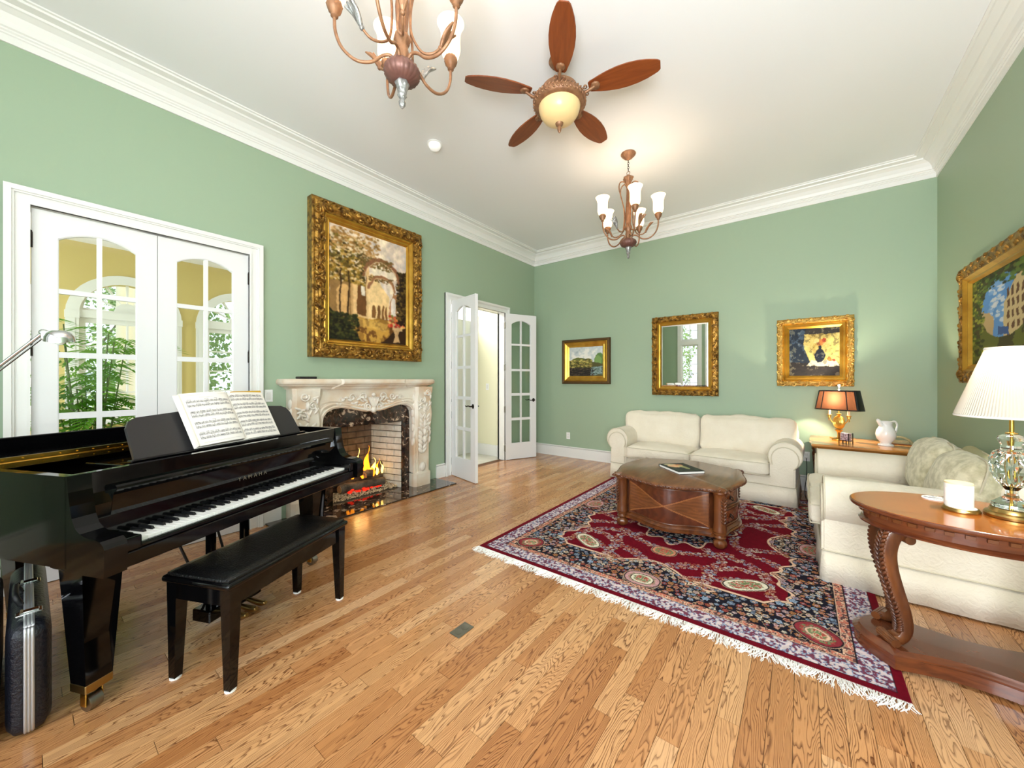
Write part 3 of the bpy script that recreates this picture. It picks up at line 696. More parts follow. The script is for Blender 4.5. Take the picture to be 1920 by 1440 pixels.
class Can:
    """u to the right 0..1, v upward 0..1"""
    def __init__(s, h, w, warp=0, seed=0):
        s.h, s.w = h, w; s.a = np.zeros((h, w, 3)); v, u = np.mgrid[0:h, 0:w]; s.U = u / (w - 1); s.V = v / (h - 1)
        s.u = s.U + (fbm(h, w, 14, 3, seed + 50) - .5) * warp; s.v = s.V + (fbm(h, w, 14, 3, seed + 51) - .5) * warp
    def put(s, m, c, al=1.0):
        m = (np.clip(m, 0, 1) * al)[..., None]; s.a = s.a * (1 - m) + np.array(c, float) * m
    def poly(s, pts, c, al=1.0):
        m = np.zeros((s.h, s.w), bool); n = len(pts)
        for i in range(n):
            x0, y0 = pts[i]; x1, y1 = pts[(i + 1) % n]
            if y0 == y1: continue
            m ^= ((y0 > s.v) != (y1 > s.v)) & (s.u < (x1 - x0) * (s.v - y0) / (y1 - y0) + x0)
        s.put(m.astype(float), c, al)
    def ell(s, cx, cy, rx, ry, c, al=1.0, soft=.08):
        d = np.sqrt(((s.u - cx) / rx) ** 2 + ((s.v - cy) / ry) ** 2); s.put((1 - d) / soft, c, al)
    def arch(s, cx, y0, ys, r, c, ry=None, al=1.0):
        ry = ry or r; m = ((abs(s.u - cx) < r) & (s.v > y0) & (s.v < ys)) | ((((s.u - cx) / r) ** 2 + ((s.v - ys) / ry) ** 2 < 1) & (s.v >= ys)); s.put(m.astype(float), c, al)
    def dabs(s, n, region, cols, size, seed):
        rn = np.random.default_rng(seed)
        for _ in range(n):
            cx = rn.uniform(region[0], region[1]); cy = rn.uniform(region[2], region[3]); r = size * rn.uniform(.5, 1.4); c = cols[rn.integers(len(cols))]
            x0, x1 = int(max(0, (cx - r) * s.w)), int(min(s.w, (cx + r) * s.w) + 1); y0, y1 = int(max(0, (cy - r) * s.h)), int(min(s.h, (cy + r) * s.h) + 1)
            if x1 <= x0 or y1 <= y0: continue
            uu, vv = s.U[y0:y1, x0:x1], s.V[y0:y1, x0:x1]; d = ((uu - cx) / r) ** 2 + ((vv - cy) / (r * .55)) ** 2
            m = np.clip((1 - d) * 3, 0, .85)[..., None]; s.a[y0:y1, x0:x1] = s.a[y0:y1, x0:x1] * (1 - m) + np.array(c, float) * m
def lin(a):
    a = np.clip(a, 0, 255) / 255; return np.where(a <= .04045, a / 12.92, ((a + .055) / 1.055) ** 2.4)
def colgrid(name, a, P, mat_, parent, kind=None, label=None, smooth=True, extra=None):
    """P: (h,w,3) points, a: (h,w,3) sRGB 0-255"""
    h, w = a.shape[:2]; me = bpy.data.meshes.new(name); me.vertices.add(h * w); me.vertices.foreach_set('co', P.reshape(-1).astype(np.float32))
    i = np.arange(h * w).reshape(h, w); q = np.stack([i[:-1, :-1], i[:-1, 1:], i[1:, 1:], i[1:, :-1]], -1).reshape(-1, 4); n = len(q)
    me.loops.add(4 * n); me.loops.foreach_set('vertex_index', q.ravel()); me.polygons.add(n); me.polygons.foreach_set('loop_start', np.arange(n) * 4)
    try: me.polygons.foreach_set('loop_total', np.full(n, 4))
    except Exception: pass
    me.update(calc_edges=True)
    at = me.color_attributes.new('Col', 'FLOAT_COLOR', 'POINT'); c = np.ones((h * w, 4), np.float32); c[:, :3] = lin(a).reshape(-1, 3); at.data.foreach_set('color', c.ravel())
    return obj(name, me, M_(mat_), parent, kind=kind, label=label, smooth=180 if smooth else None)
def flatgrid(a, w, h, x0, z0, y):
    H, Wd = a.shape[:2]; zz, xx = np.mgrid[0:H, 0:Wd]; return np.stack([x0 + xx / (Wd - 1) * w, np.full(xx.shape, y), z0 + zz / (H - 1) * h], -1)

# carving bits
def scroll(bm, c, U, V, r, th, turns=1.3, a0=0, sgn=1, n=18, seg=6):
    U = Vector(U); V = Vector(V); pts = []; rs = []
    for i in range(n):
        f = i / (n - 1); a = a0 + sgn * f * turns * 2 * pi; q = r * (1 - .82 * f)
        pts.append(Vector(c) + (U * cos(a) + V * sin(a)) * q); rs.append(th * (.55 + .6 * f))
    tube(bm, pts, rs, seg)
def leafb(bm, c, d, nrm, L, Wd, H, seg=8):
    d = Vector(d).normalized(); nrm = Vector(nrm).normalized(); s = d.cross(nrm).normalized()
    m = Matrix((d, s, nrm)).transposed().to_4x4()
    bmesh.ops.create_uvsphere(bm, u_segments=seg, v_segments=6, radius=1, matrix=Matrix.Translation(c) @ m @ Matrix.Diagonal((L / 2, Wd / 2, H, 1)))
    
def carved_band(bm, w, h, ins, y, th, step, seed=0, corner=1.6, centre=1.4):
    """foliate carving running round a frame, `ins` from the outer edge, at height y in front of the wall"""
    rn = random.Random(seed); N = (0, -1, 0)
    def side(p0, p1):
        p0 = Vector(p0); p1 = Vector(p1); d = (p1 - p0); L = d.length; d.normalize(); s = d.cross(Vector((0, 1, 0))); n = max(3, int(L / step))
        for i in range(n):
            c = p0 + d * L * (i + .5) / n; sg = 1 if i % 2 else -1
            scroll(bm, c + s * sg * th * .25, d, s, th * .55, th * .16, 1.2, rn.uniform(0, 1), sg, 12, 5)
            leafb(bm, c + d * step * .45 + s * (-sg) * th * .3, d + s * sg * .7, N, step * .8, th * .45, th * .3)
            leafb(bm, c - d * step * .1 + s * sg * th * .42, d - s * sg * .4, N, step * .5, th * .3, th * .22)
    a, b = ins, w - ins; c, e = ins, h - ins
    side((a, -y, c), (b, -y, c)); side((b, -y, c), (b, -y, e)); side((b, -y, e), (a, -y, e)); side((a, -y, e), (a, -y, c))
    for cx, cz in ((a, c), (b, c), (b, e), (a, e)):
        q = th * corner; o = Vector((cx, -y - th * .12, cz)); dx = 1 if cx == a else -1; dz = 1 if cz == c else -1
        for k in range(5):
            an = k * pi / 8; dd = Vector((dx * cos(an), 0, dz * sin(an))); leafb(bm, o + dd * q * .35, dd, N, q * .95, q * .3, th * .35)
        scroll(bm, o + Vector((dx * q * .55, 0, -dz * q * .1)), (1, 0, 0), (0, 0, 1), q * .38, th * .2, 1.4, 0, dx * dz, 14, 6)
        scroll(bm, o + Vector((-dx * q * .1, 0, dz * q * .55)), (1, 0, 0), (0, 0, 1), q * .38, th * .2, 1.4, 0, -dx * dz, 14, 6)
        ball(bm, o, th * .3, (1, .7, 1), 8)
    if centre:
        q = th * centre
        for cx, cz, hor in ((w / 2, c, 1), (w / 2, e, 1), (a, h / 2, 0), (b, h / 2, 0)):
            o = Vector((cx, -y - th * .12, cz)); d = Vector((1, 0, 0)) if hor else Vector((0, 0, 1)); s = Vector((0, 0, 1)) if hor else Vector((1, 0, 0))
            for sg in (-1, 1):
                scroll(bm, o + d * sg * q * .6, d, s, q * .45, th * .2, 1.4, 0, sg, 14, 6); leafb(bm, o + d * sg * q * 1.2, d, N, q, q * .35, th * .3)
                leafb(bm, o + d * sg * q * .2 + s * q * .2, d * sg + s, N, q * .6, q * .3, th * .35); leafb(bm, o + d * sg * q * .2 - s * q * .2, d * sg - s, N, q * .6, q * .3, th * .35)
            ball(bm, o, th * .32, (1, .8, 1), 8)

def framed(name, label, cat, loc, rz, w, h, prof, mats, band=None, canvas=None, margin=.12, cy=.03, group=None):
    """prof: list of (part name, material, profile)"""
    t = empty(name, loc, rz, label, cat, group)
    for pn, pm, pp in prof:
        bm = B(); sweep_rect(bm, w, h, pp); obj(pn, bm, M_(pm), t)
    if band:
        bm = B(); carved_band(bm, w, h, *band); obj('carving', bm, M_(mats), t, smooth=60, kind='stuff')
    obj('backing', box(B(), margin - .02, w - margin + .02, -.012, 0, margin - .02, h - margin + .02), M_('plastic_black'), t)
    if canvas is not None: colgrid('canvas', canvas, flatgrid(canvas, w - 2 * margin + .01, h - 2 * margin + .01, margin - .005, margin - .005, -cy), 'canvas', t)
    return t

# --- painting of a ruined arcade
c = Can(250, 190, .035, 1); f1 = fbm(250, 190, 9, 5, 2); f2_ = fbm(250, 190, 22, 4, 3)
c.put(np.ones((250, 190)), (228, 216, 214)); c.put((f1 - .45) * 5, (246, 238, 226)); c.put((.42 - f1) * 4, (186, 190, 212), .8)
c.poly([(0, 0), (1, 0), (1, .2), (.75, .24), (.4, .24), (0, .25)], (150, 112, 50))
c.poly([(.22, .22), (.34, .24), (.34, .66), (.28, .7), (.2, .64)], (196, 160, 112)); c.poly([(.0, .2), (.25, .22), (.24, .72), (0, .74)], (150, 118, 74))
c.arch(.16, .22, .42, .07, (216, 176, 120)); c.poly([(.28, .22), (.47, .22), (.47, .72), (.36, .7), (.28, .6)], (226, 194, 146))
c.arch(.385, .24, .58, .055, (110, 74, 40), .1); c.arch(.40, .42, .58, .03, (230, 226, 220), .05)
c.poly([(.46, .2), (.62, .24), (.74, .25), (.74, .46), (.66, .52), (.60, .58), (.56, .62), (.5, .66), (.46, .62)], (240, 212, 164))
for cx, r in ((.54, .028), (.61, .02), (.665, .015), (.705, .012)): c.arch(cx, .235, .31, r, (128, 90, 52), .05)
for k, (cx, cy, r, w_, cc) in enumerate(((.64, .60, .235, .032, (150, 104, 78)), (.65, .50, .17, .03, (160, 114, 84)))):
    d = np.sqrt(((c.u - cx) / r) ** 2 + ((c.v - cy) / (r * .78)) ** 2); c.put(((abs(d - 1) < .12) & (c.v > cy)).astype(float), cc); c.put(((abs(d - .93) < .035) & (c.v > cy)).astype(float), (226, 196, 164), .8)
c.poly([(.74, .2), (.84, .2), (.86, .5), (.82, .56), (.78, .46), (.75, .42)], (176, 128, 92)); c.arch(.8, .28, .40, .035, (236, 232, 236), .06); c.ell(.83, .52, .03, .035, (226, 222, 228))
c.poly([(.86, .1), (1.1, .1), (1.1, .8), (.94, .7), (.88, .6), (.9, .4)], (46, 30, 18)); c.put(((c.u > .84) & (f2_ > .5)).astype(float) * (c.v < .68), (70, 56, 24), .8)
c.dabs(900, (.0, .42, .52, .92), [(92, 76, 28), (150, 120, 40), (60, 48, 20), (196, 160, 84), (110, 100, 44), (228, 208, 176)], .018, 4); c.dabs(260, (.0, .62, .80, .98), [(176, 132, 76), (206, 170, 120), (236, 220, 196), (146, 110, 60)], .02, 44)
c.dabs(260, (.35, .8, .70, .80), [(92, 76, 34), (150, 110, 70), (120, 100, 56)], .014, 8); c.dabs(160, (.48, .8, .58, .63), [(92, 76, 34), (120, 92, 56), (170, 130, 90)], .012, 48)
for x0 in (.11, .2): c.poly([(x0, .2), (x0 + .02, .2), (x0 + .035, .62), (x0 + .02, .62)], (58, 38, 20))
c.put(((c.v < .22) & (f1 > .52)).astype(float), (206, 164, 78), .8); c.put(((c.v < .20) & (f2_ < .46)).astype(float), (104, 64, 28), .8); c.poly([(.2, .14), (.7, .12), (.75, .2), (.25, .21)], (214, 178, 100), .6)
c.poly([(0, 0), (.4, 0), (.3, .08), (.22, .16), (.12, .2), (0, .28)], (26, 28, 16)); c.poly([(.6, 0), (1, 0), (1, .24), (.8, .12), (.7, .05)], (52, 32, 16))
c.poly([(.8, .02), (.9, .02), (.88, .1), (.9, .14), (.8, .14), (.83, .1)], (196, 164, 124)); c.poly([(.78, .14), (.94, .14), (.92, .2), (.8, .2)], (206, 176, 138))
c.dabs(90, (.74, .98, .17, .28), [(196, 50, 40), (226, 120, 70), (230, 190, 120), (110, 120, 40), (150, 40, 36)], .018, 5)
c.dabs(420, (0, .34, .02, .24), [(38, 44, 22), (70, 72, 30), (24, 20, 12)], .018, 6); c.dabs(420, (.86, 1, .2, .72), [(60, 48, 22), (38, 22, 12), (110, 90, 44), (28, 18, 10)], .018, 7)
for cx, cy, r, cc in ((.64, .60, .235, (140, 96, 72)), (.65, .50, .17, (150, 106, 78))):
    d = np.sqrt(((c.u - cx) / r) ** 2 + ((c.v - cy) / (r * .78)) ** 2); c.put(((abs(d - 1) < .085) & (c.v > cy) & (f2_ > .40)).astype(float), cc, .9); c.put(((abs(d - .9) < .02) & (c.v > cy)).astype(float), (230, 204, 172), .8)
for _ in range(2): c.a[1:-1, 1:-1] = (c.a[1:-1, 1:-1] * 2 + c.a[2:, 1:-1] + c.a[:-2, 1:-1] + c.a[1:-1, 2:] + c.a[1:-1, :-2]) / 6
c.a *= (.80 + .3 * f2_)[..., None] * np.array((1.02, .98, .90))
FR = [('frame', 'gold_frame', [(.0, 0), (.0, .10), (.012, .112), (.03, .108), (.05, .12), (.085, .118), (.11, .095), (.125, .09)]), ('inner_moulding', 'gold_plain', [(.125, .09), (.135, .098), (.15, .092), (.165, .07), (.18, .066), (.188, .07), (.205, .045)])]
t = framed('framed_painting', 'large oil painting of a ruined arcade in an ornate gilt frame above the mantel', 'painting', (XL, 1.745, 1.59), R(90), 1.37, 1.63, FR, 'gold_frame', (.07, .112, .085, .095, 1, 1.5, 1.6), c.a, .20, .048)
bm = B(); sweep_rect(bm, 1.34, 1.60, [(-.012, 0), (-.012, .035), (-.004, .045), (0, .04), (0, .0)], .015, .015); obj('back_moulding', bm, M_('gold_dark'), t)

# --- generic landscape
c = Can(110, 130, .05, 9); f = fbm(110, 130, 8, 5, 10); c.put(np.ones((110, 130)), (196, 204, 204)); c.put((f - .5) * 6, (232, 230, 222)); c.put((.42 - f) * 5, (150, 164, 172), .8)
c.ell(.9, .45, .16, .32, (96, 130, 74)); c.ell(.86, .5, .1, .2, (124, 156, 90)); c.poly([(.0, .5), (.2, .55), (.5, .5), (.75, .48), (1, .4), (1, 0), (0, 0)], (86, 84, 50))
c.ell(.30, .54, .22, .10, (104, 112, 60)); c.ell(.56, .52, .14, .08, (128, 124, 70))
c.dabs(320, (0, .68, .22, .56), [(150, 140, 66), (96, 92, 42), (196, 180, 100), (60, 66, 34), (130, 110, 60)], .03, 11); c.put(((c.u < .7) & (c.v < .3)).astype(float), (30, 28, 30), .75)
c.poly([(.66, .3), (1, .34), (1, .1), (.64, .02)], (120, 142, 140)); c.dabs(130, (.0, .75, 0, .3), [(36, 32, 34), (64, 52, 46), (84, 70, 56)], .03, 12); c.dabs(60, (.7, 1, .05, .3), [(96, 116, 104), (150, 168, 164), (58, 76, 58)], .025, 13)
FR2 = [('frame', 'gold_dark', [(0, 0), (0, .045), (.012, .06), (.03, .064), (.045, .055)]), ('inner_moulding', 'gold_plain', [(.045, .055), (.055, .062), (.065, .05), (.10, .03), (.11, .034), (.118, .03), (.135, .022)])]
framed('framed_painting', 'small landscape painting of dark bushes under a cloudy sky, nearest the open doors', 'painting', (-3.357, YB, 1.29), 0, .89, .765, FR2, None, None, c.a, .13, .022)

# --- generic interior in the same colours as the picture over the lamp
c = Can(110, 120, .05, 20); f = fbm(110, 120, 7, 5, 21); g_ = fbm(110, 120, 18, 4, 22); c.put(np.ones((110, 120)), (200, 178, 104)); c.put((f - .5) * 5, (226, 202, 116)); c.put((.42 - f) * 5, (160, 130, 60), .8); c.put((c.v > .86).astype(float), (56, 50, 46))
c.poly([(0, 0), (.36, 0), (.42, .3), (.30, .62), (.34, 1), (0, 1)], (36, 46, 60)); c.put(((f > .55) & (c.u < .32)).astype(float), (78, 96, 116), .7)
c.poly([(.0, 0), (1, 0), (1, .24), (.4, .28), (0, .3)], (44, 38, 36)); c.poly([(.36, .22), (.98, .20), (.9, .32), (.44, .33)], (206, 196, 168)); c.ell(.62, .42, .10, .15, (28, 34, 48)); c.poly([(.59, .52), (.65, .52), (.645, .62), (.595, .62)], (28, 34, 48)); c.ell(.62, .68, .09, .07, (196, 120, 60)); c.ell(.55, .72, .05, .05, (214, 190, 120)); c.ell(.70, .72, .05, .05, (170, 70, 44))
c.ell(.80, .34, .045, .045, (190, 110, 50)); c.ell(.88, .33, .035, .035, (150, 56, 40)); c.put((g_ > .6).astype(float), (30, 28, 30), .35); c.put((g_ < .36).astype(float), (230, 214, 160), .3)
FR3 = [('frame', 'gold_pale', [(0, 0), (0, .05), (.01, .06), (.05, .07), (.062, .055)]), ('inner_moulding', 'gold_plain', [(.062, .055), (.07, .06), (.078, .045), (.095, .038), (.10, .042), (.125, .02)])]
framed('framed_painting', 'small dark and yellow painting in a bright gilt frame above the candlestick lamp', 'painting', (-.245, YB, 1.282), 0, .723, .825, FR3, 'gold_pale', (.03, .062, .045, .055, 3, 1.2, 0), c.a, .12, .02)

# --- street seen through an arch
c = Can(120, 170, .03, 30); f = fbm(120, 170, 9, 5, 31); c.put(np.ones((120, 170)), (62, 70, 34)); c.put((f - .5) * 6, (104, 112, 50), .8)
c.arch(.5, .08, .62, .33, (96, 150, 214), .30); c.dabs(60, (.3, .5, .45, .85), [(220, 226, 236), (120, 170, 226)], .04, 32)
c.poly([(.48, .1), (.84, .06), (.84, .8), (.7, .9), (.5, .62)], (206, 186, 140)); c.poly([(.17, .1), (.34, .1), (.36, .5), (.28, .56), (.17, .6)], (196, 170, 126))
for i in range(5):
    for j in range(5): c.poly([(.54 + .06 * i, .22 + .11 * j), (.57 + .06 * i, .22 + .115 * j), (.57 + .06 * i, .29 + .12 * j), (.54 + .06 * i, .28 + .115 * j)], (104, 72, 50))
c.poly([(.42, .3), (.56, .28), (.56, .36), (.42, .38)], (60, 92, 150)); c.poly([(.2, 0), (.84, 0), (.7, .12), (.4, .14)], (176, 160, 130))
m = (((c.u - .5) / .35) ** 2 + ((c.v - .6) / .33) ** 2 > 1) | (c.v < .6) & (abs(c.u - .5) > .345); c.put(m.astype(float), (66, 62, 36)); c.put((m & (f > .5)).astype(float), (108, 116, 48), .8)
c.dabs(160, (0, .2, .1, 1), [(70, 92, 34), (150, 156, 60), (44, 52, 26)], .03, 33); c.dabs(160, (.1, 1, .82, 1), [(60, 84, 32), (96, 120, 50), (40, 46, 22)], .03, 34); c.dabs(60, (.15, .9, 0, .16), [(200, 190, 170), (120, 110, 90), (80, 96, 60)], .02, 35)
framed('framed_painting', 'painting of a sunlit street through an arch, on the right wall behind crystal lamp', 'painting', (XR, 4.88, 1.33), R(-90), 1.5, .96, [('frame', 'gold_frame', [(0, 0), (0, .055), (.01, .065), (.05, .07), (.09, .06)]), ('inner_moulding', 'gold_plain', [(.09, .06), (.10, .064), (.12, .04), (.135, .042), (.15, .02)])], 'gold_frame', (.045, .06, .06, .07, 4, 1.3, 0), c.a, .15, .02)

# --- mirror
t = framed('wall_mirror', 'upright rectangular looking glass in an ornate gilt frame above the cream sofa', 'mirror', (-1.792, YB, 1.133), 0, .889, 1.16, [('frame', 'gold_frame', [(0, 0), (0, .05), (.012, .06), (.06, .068), (.075, .05)]), ('inner_moulding', 'gold_plain', [(.075, .05), (.085, .056), (.10, .04), (.115, .034), (.13, .02)])], 'gold_frame', (.038, .062, .055, .06, 5, 1.3, .9), None, .13)
bm = B(); sweep_rect(bm, .889 - .25, 1.16 - .25, [(0, .016), (.022, .022)], .125, .125); 
fr_ = [v for v in bm.verts][4:]; bm.faces.new(fr_); obj('mirror_glass', bm, M_('mirror'), t)

# ================================================================== FIREPLACE
FY = 2.38
hearth = obj('hearth', box(B(), XL + .005, -3.56, 1.36, 3.43, 0.001, .014, .004), M_('marble_dark')); tag(hearth, 'polished black marble hearth slab set in the oak floor', 'hearth')
fp = empty('fireplace', (0, 0, 0), 0, 'carved cream stone fireplace with black marble slips and a log fire', 'fireplace')
path = [(-.565, 0.014), (-.565, .90), (-.555, .97), (-.52, 1.02), (-.45, 1.052), (-.36, 1.058), (-.22, 1.03), (-.08, .998), (0, 1.01)]
path = [(FY + .025 + a, b) for a, b in path] + [(FY + .025 - a, b) for a, b in path[::-1][1:]]
outl = [(1.55, .014)] + path[:1] + path[1:-1] + path[-1:] + [(3.21, .014), (3.21, 1.27), (1.55, 1.27)]
obj('mantel_front', plate(B(), outl, (), XL + .005, -3.855, 'YZ'), M_('stone'), fp)
bm = B()
for off, x, r in ((.016, -3.85, .014), (.045, -3.848, .018), (.075, -3.852, .010)):
    cpt = Vector((0, FY + .025, .45)); pts = []
    for a, b in path:
        v = Vector((x, a, b)); dz = b - .45; 
        pts.append(Vector((x, a + (off if a > FY + .025 + .3 else -off if a < FY + .025 - .3 else off * (a - FY - .025) / .3), b + (off if b > 1.0 else 0 if b < .89 else off * (b - .89) / .11))))
    tube(bm, smoothpts(pts, 4), r, 6)
obj('arch_moulding', bm, M_('stone'), fp, smooth=50)
# scroll pilasters
def pil(yc, s):
    bm = B(); rings = []
    pr = [(0.014, -3.815, .135), (.17, -3.815, .135), (.175, -3.825, .125), (.2, -3.84, .115), (.30, -3.85, .108), (.45, -3.85, .110), (.62, -3.83, .118), (.78, -3.80, .130), (.92, -3.785, .138), (1.05, -3.80, .132), (1.13, -3.80, .128), (1.2, -3.775, .135), (1.27, -3.775, .14)]
    for z, x, hw in pr: rings.append([bm.verts.new(p) for p in ((XL + .005, yc - .125, z), (XL + .005, yc + .125, z), (x - .03, yc + hw, z), (x, yc + hw - .03, z), (x, yc - hw + .03, z), (x - .03, yc - hw, z))])
    for i in range(len(rings) - 1):
        for k in range(6): bm.faces.new((rings[i][k], rings[i][(k + 1) % 6], rings[i + 1][(k + 1) % 6], rings[i + 1][k]))
    bm.faces.new(rings[0]); bm.faces.new(rings[-1]); p = obj('pilaster', bm, M_('stone'), fp, smooth=35)
    bm = B(); rn = random.Random(3)
    scroll(bm, (-3.775, yc + s * .035, 1.19), (0, 1, 0), (0, 0, 1), .045, .011, 1.4, 0, s); scroll(bm, (-3.782, yc - s * .045, 1.10), (0, 1, 0), (0, 0, 1), .042, .010, 1.4, 1, -s); scroll(bm, (-3.785, yc + s * .04, 1.0), (0, 1, 0), (0, 0, 1), .042, .010, 1.4, 2, s)
    for k in range(26):
        zz_ = rn.uniform(.72, 1.2); leafb(bm, (-3.782 - .01 * abs(zz_ - .95), yc + rn.uniform(-.09, .09), zz_), (0, rn.uniform(-1, 1), rn.uniform(-1, 1)), (1, 0, 0), rn.uniform(.05, .09), .026, .013)
    for k in range(9):
        z = .90 - .055 * k
        for sd in (-1, 1): leafb(bm, (-3.80 - .005 * k, yc + sd * (.055 - .003 * k), z), (0, sd * .8, 1), (1, 0, 0), .11, .05, .022)
    for k in range(6): leafb(bm, (-3.80, yc, 1.1 - .1 * k), (0, 0, 1), (1, 0, 0), .1, .04, .03)
    for sd in (-1, 1):
        for k in range(7): leafb(bm, (-3.87 + .01 * (k % 2), yc + sd * (.128 + .004 * sin(k)), 1.12 - .09 * k), (.3, 0, 1), (0, sd, 0), .11, .07, .018)
    leafb(bm, (-3.835, yc, .25), (0, 0, 1), (1, 0, 0), .12, .10, .03)
    obj('pilaster_carving', bm, M_('stone_carved'), fp, smooth=60, kind='stuff')
pil(1.67, -1); pil(3.095, 1)
# cartouche and foliage of the frieze
bm = B(); cy = FY + .025
for s in (-1, 1):
    scroll(bm, (-3.835, cy + s * .075, 1.055), (0, 1, 0), (0, 0, 1), .05, .014, 1.6, pi / 2, -s); scroll(bm, (-3.84, cy + s * .12, 1.17), (0, 1, 0), (0, 0, 1), .055, .013, 1.3, -pi / 2, s)
    scroll(bm, (-3.845, cy + s * .25, 1.165), (0, 1, 0), (0, 0, 1), .045, .011, 1.3, 0, -s); scroll(bm, (-3.85, cy + s * .37, 1.15), (0, 1, 0), (0, 0, 1), .035, .009, 1.2, 0, s)
    tube(bm, smoothpts([(-3.845, cy + s * .03, 1.02), (-3.84, cy + s * .15, 1.04), (-3.845, cy + s * .28, 1.075), (-3.85, cy + s * .42, 1.09)], 5), [.02, .006], 8)
    for k in range(10):
        y = cy + s * (.1 + .036 * k); leafb(bm, (-3.845, y, 1.13 + .035 * sin(k * 1.3)), (0, s, .6 * cos(k * 1.3)), (1, 0, 0), .07 - .003 * k, .028, .018)
        leafb(bm, (-3.85, y, 1.075 + .02 * (k / 10)), (0, s, -.4), (1, 0, 0), .06 - .003 * k, .024, .014)
for k in range(-3, 4): leafb(bm, (-3.835, cy + .012 * k, 1.10), (0, k * .16, 1), (1, 0, 0), .15, .022, .024)
leafb(bm, (-3.84, cy, 1.02), (0, 0, 1), (1, 0, 0), .08, .07, .03); ball(bm, (-3.835, cy, 1.19), .022, (.8, 1.3, 1), 8)
obj('frieze_carving', bm, M_('stone_carved'), fp, smooth=60, kind='stuff')
# shelf
def shelf_poly(ins, x1=-3.735, y0=1.455, y1=3.26, r=.09):
    x1 -= ins; y0 += ins; y1 -= ins; p = [(XL + .004, y0), (x1 - r, y0)]
    p += [(x1 - r + r * sin(pi / 2 * k / 6), y0 + r - r * cos(pi / 2 * k / 6)) for k in range(1, 7)]
    p += [(x1, 1.98 - ins), (x1 + .018, 2.0 - ins), (x1 + .018, 2.74 + ins), (x1, 2.76 + ins)]
    p += [(x1 - r + r * cos(pi / 2 * k / 6), y1 - r + r * sin(pi / 2 * k / 6)) for k in range(0, 7)]
    return p + [(XL + .004, y1)]
bm = B(); rings = []
for ins, z in ((.075, 1.262), (.068, 1.275), (.045, 1.29), (.03, 1.296), (.028, 1.305), (.012, 1.308), (.003, 1.318), (0, 1.335), (.003, 1.352), (.014, 1.365)):
    rings.append([bm.verts.new((x, y, z)) for x, y in shelf_poly(ins)])
for i in range(len(rings) - 1):
    n = len(rings[i])
    for k in range(n): bm.faces.new((rings[i][k], rings[i][(k + 1) % n], rings[i + 1][(k + 1) % n], rings[i + 1][k]))
bm.faces.new(rings[-1]); bm.faces.new(rings[0]); obj('mantel_shelf', bm, M_('stone'), fp, smooth=40)
obj('marble_slips', plate(B(), [(1.80, .014), (1.99, .014), (1.99, .84), (2.86, .84), (2.86, .014), (3.0, .014), (3.0, 1.09), (1.80, 1.09)], (), XL + .006, XL + .04, 'YZ'), M_('marble_dark'), fp)
fbx = obj('firebox', box(B(), -4.62, -4.50, 1.96, 2.9, 0, .9), M_('mortar'), fp)
obj('firebox_top', box(B(), -4.5, XL - .002, 1.94, 2.91, .87, .915), M_('soot'), fp)
obj('firebox_floor', box(B(), -4.5, XL + .04, 1.97, 2.88, .0, .012), M_('mortar'), fp)
def brickwall(p0, p1, n_in, mt, rows=11, z0=.014, bl=.225):
    p0 = Vector((*p0, 0)); p1 = Vector((*p1, 0)); d = (p1 - p0); L = d.length; d.normalize(); n_ = Vector((*n_in, 0)); ang = atan2(d.y, d.x); hz = .078
    bm = B(); q = [p0 + n_ * -.004, p1 + n_ * -.004, p1 + n_ * -.05, p0 + n_ * -.05]
    lo = [bm.verts.new((v.x, v.y, .0)) for v in q]; hi = [bm.verts.new((v.x, v.y, .9)) for v in q]
    for k in range(4): bm.faces.new((lo[k], lo[(k + 1) % 4], hi[(k + 1) % 4], hi[k]))
    bm.faces.new(lo); bm.faces.new(hi); obj('firebox_wall', bm, M_('mortar'), fp)
    for r in range(rows):
        x = -bl / 2 * (r % 2)
        while x < L - .01:
            a, b = max(x, 0), min(x + bl, L)
            if b - a > .02:
                zt = z0 + hz * r; bm = B(); box(bm, a + .004, b - .004, -.006, .012, zt, min(zt + hz - .009, .868), .003)
                o = obj('brick', bm, M_(mt), fp); o.location = (p0.x, p0.y, 0); o.rotation_euler = (0, 0, ang)
            x += bl
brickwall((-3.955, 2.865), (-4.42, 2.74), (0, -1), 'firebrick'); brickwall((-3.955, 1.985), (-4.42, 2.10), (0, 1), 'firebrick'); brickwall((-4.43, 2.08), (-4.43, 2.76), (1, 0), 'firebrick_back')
# gas log set
gl = empty('log_fire', (-4.19, 2.45, .03), 0, 'burning gas logs with glowing embers inside the fireplace', 'fire')
def log(p0, p1, r, sd, nm='log'):
    rn = random.Random(sd); bm = B(); P = [Vector(p0).lerp(Vector(p1), k / 7) + Vector((rn.uniform(-1, 1), rn.uniform(-1, 1), rn.uniform(-.5, .5))) * r * .12 for k in range(8)]
    tube(bm, P, [r * rn.uniform(.88, 1.12) for _ in P], 12); o = obj(nm, bm, M_('log_bark'), gl, smooth=60)
    bm = B(); d = (P[-1] - P[-2]).normalized(); cyl(bm, P[-1] - d * .004, P[-1] + d * .004, r * .9, seg=12); obj('log_end', bm, M_('log_end'), o)
    bm = B(); cyl(bm, P[0] + d * .004, P[0] - d * .004, r * .9, seg=12); obj('log_end', bm, M_('log_end'), o)
log((-.12, -.30, .12), (-.05, .30, .13), .058, 1); log((.06, -.30, .09), (.09, .26, .08), .05, 2); log((-.1, -.18, .22), (.1, .10, .20), .042, 3); log((-.12, .2, .24), (.07, .0, .19), .038, 4); log((.02, .10, .17), (-.08, .33, .26), .036, 5)
bm = B(); rn = random.Random(8)
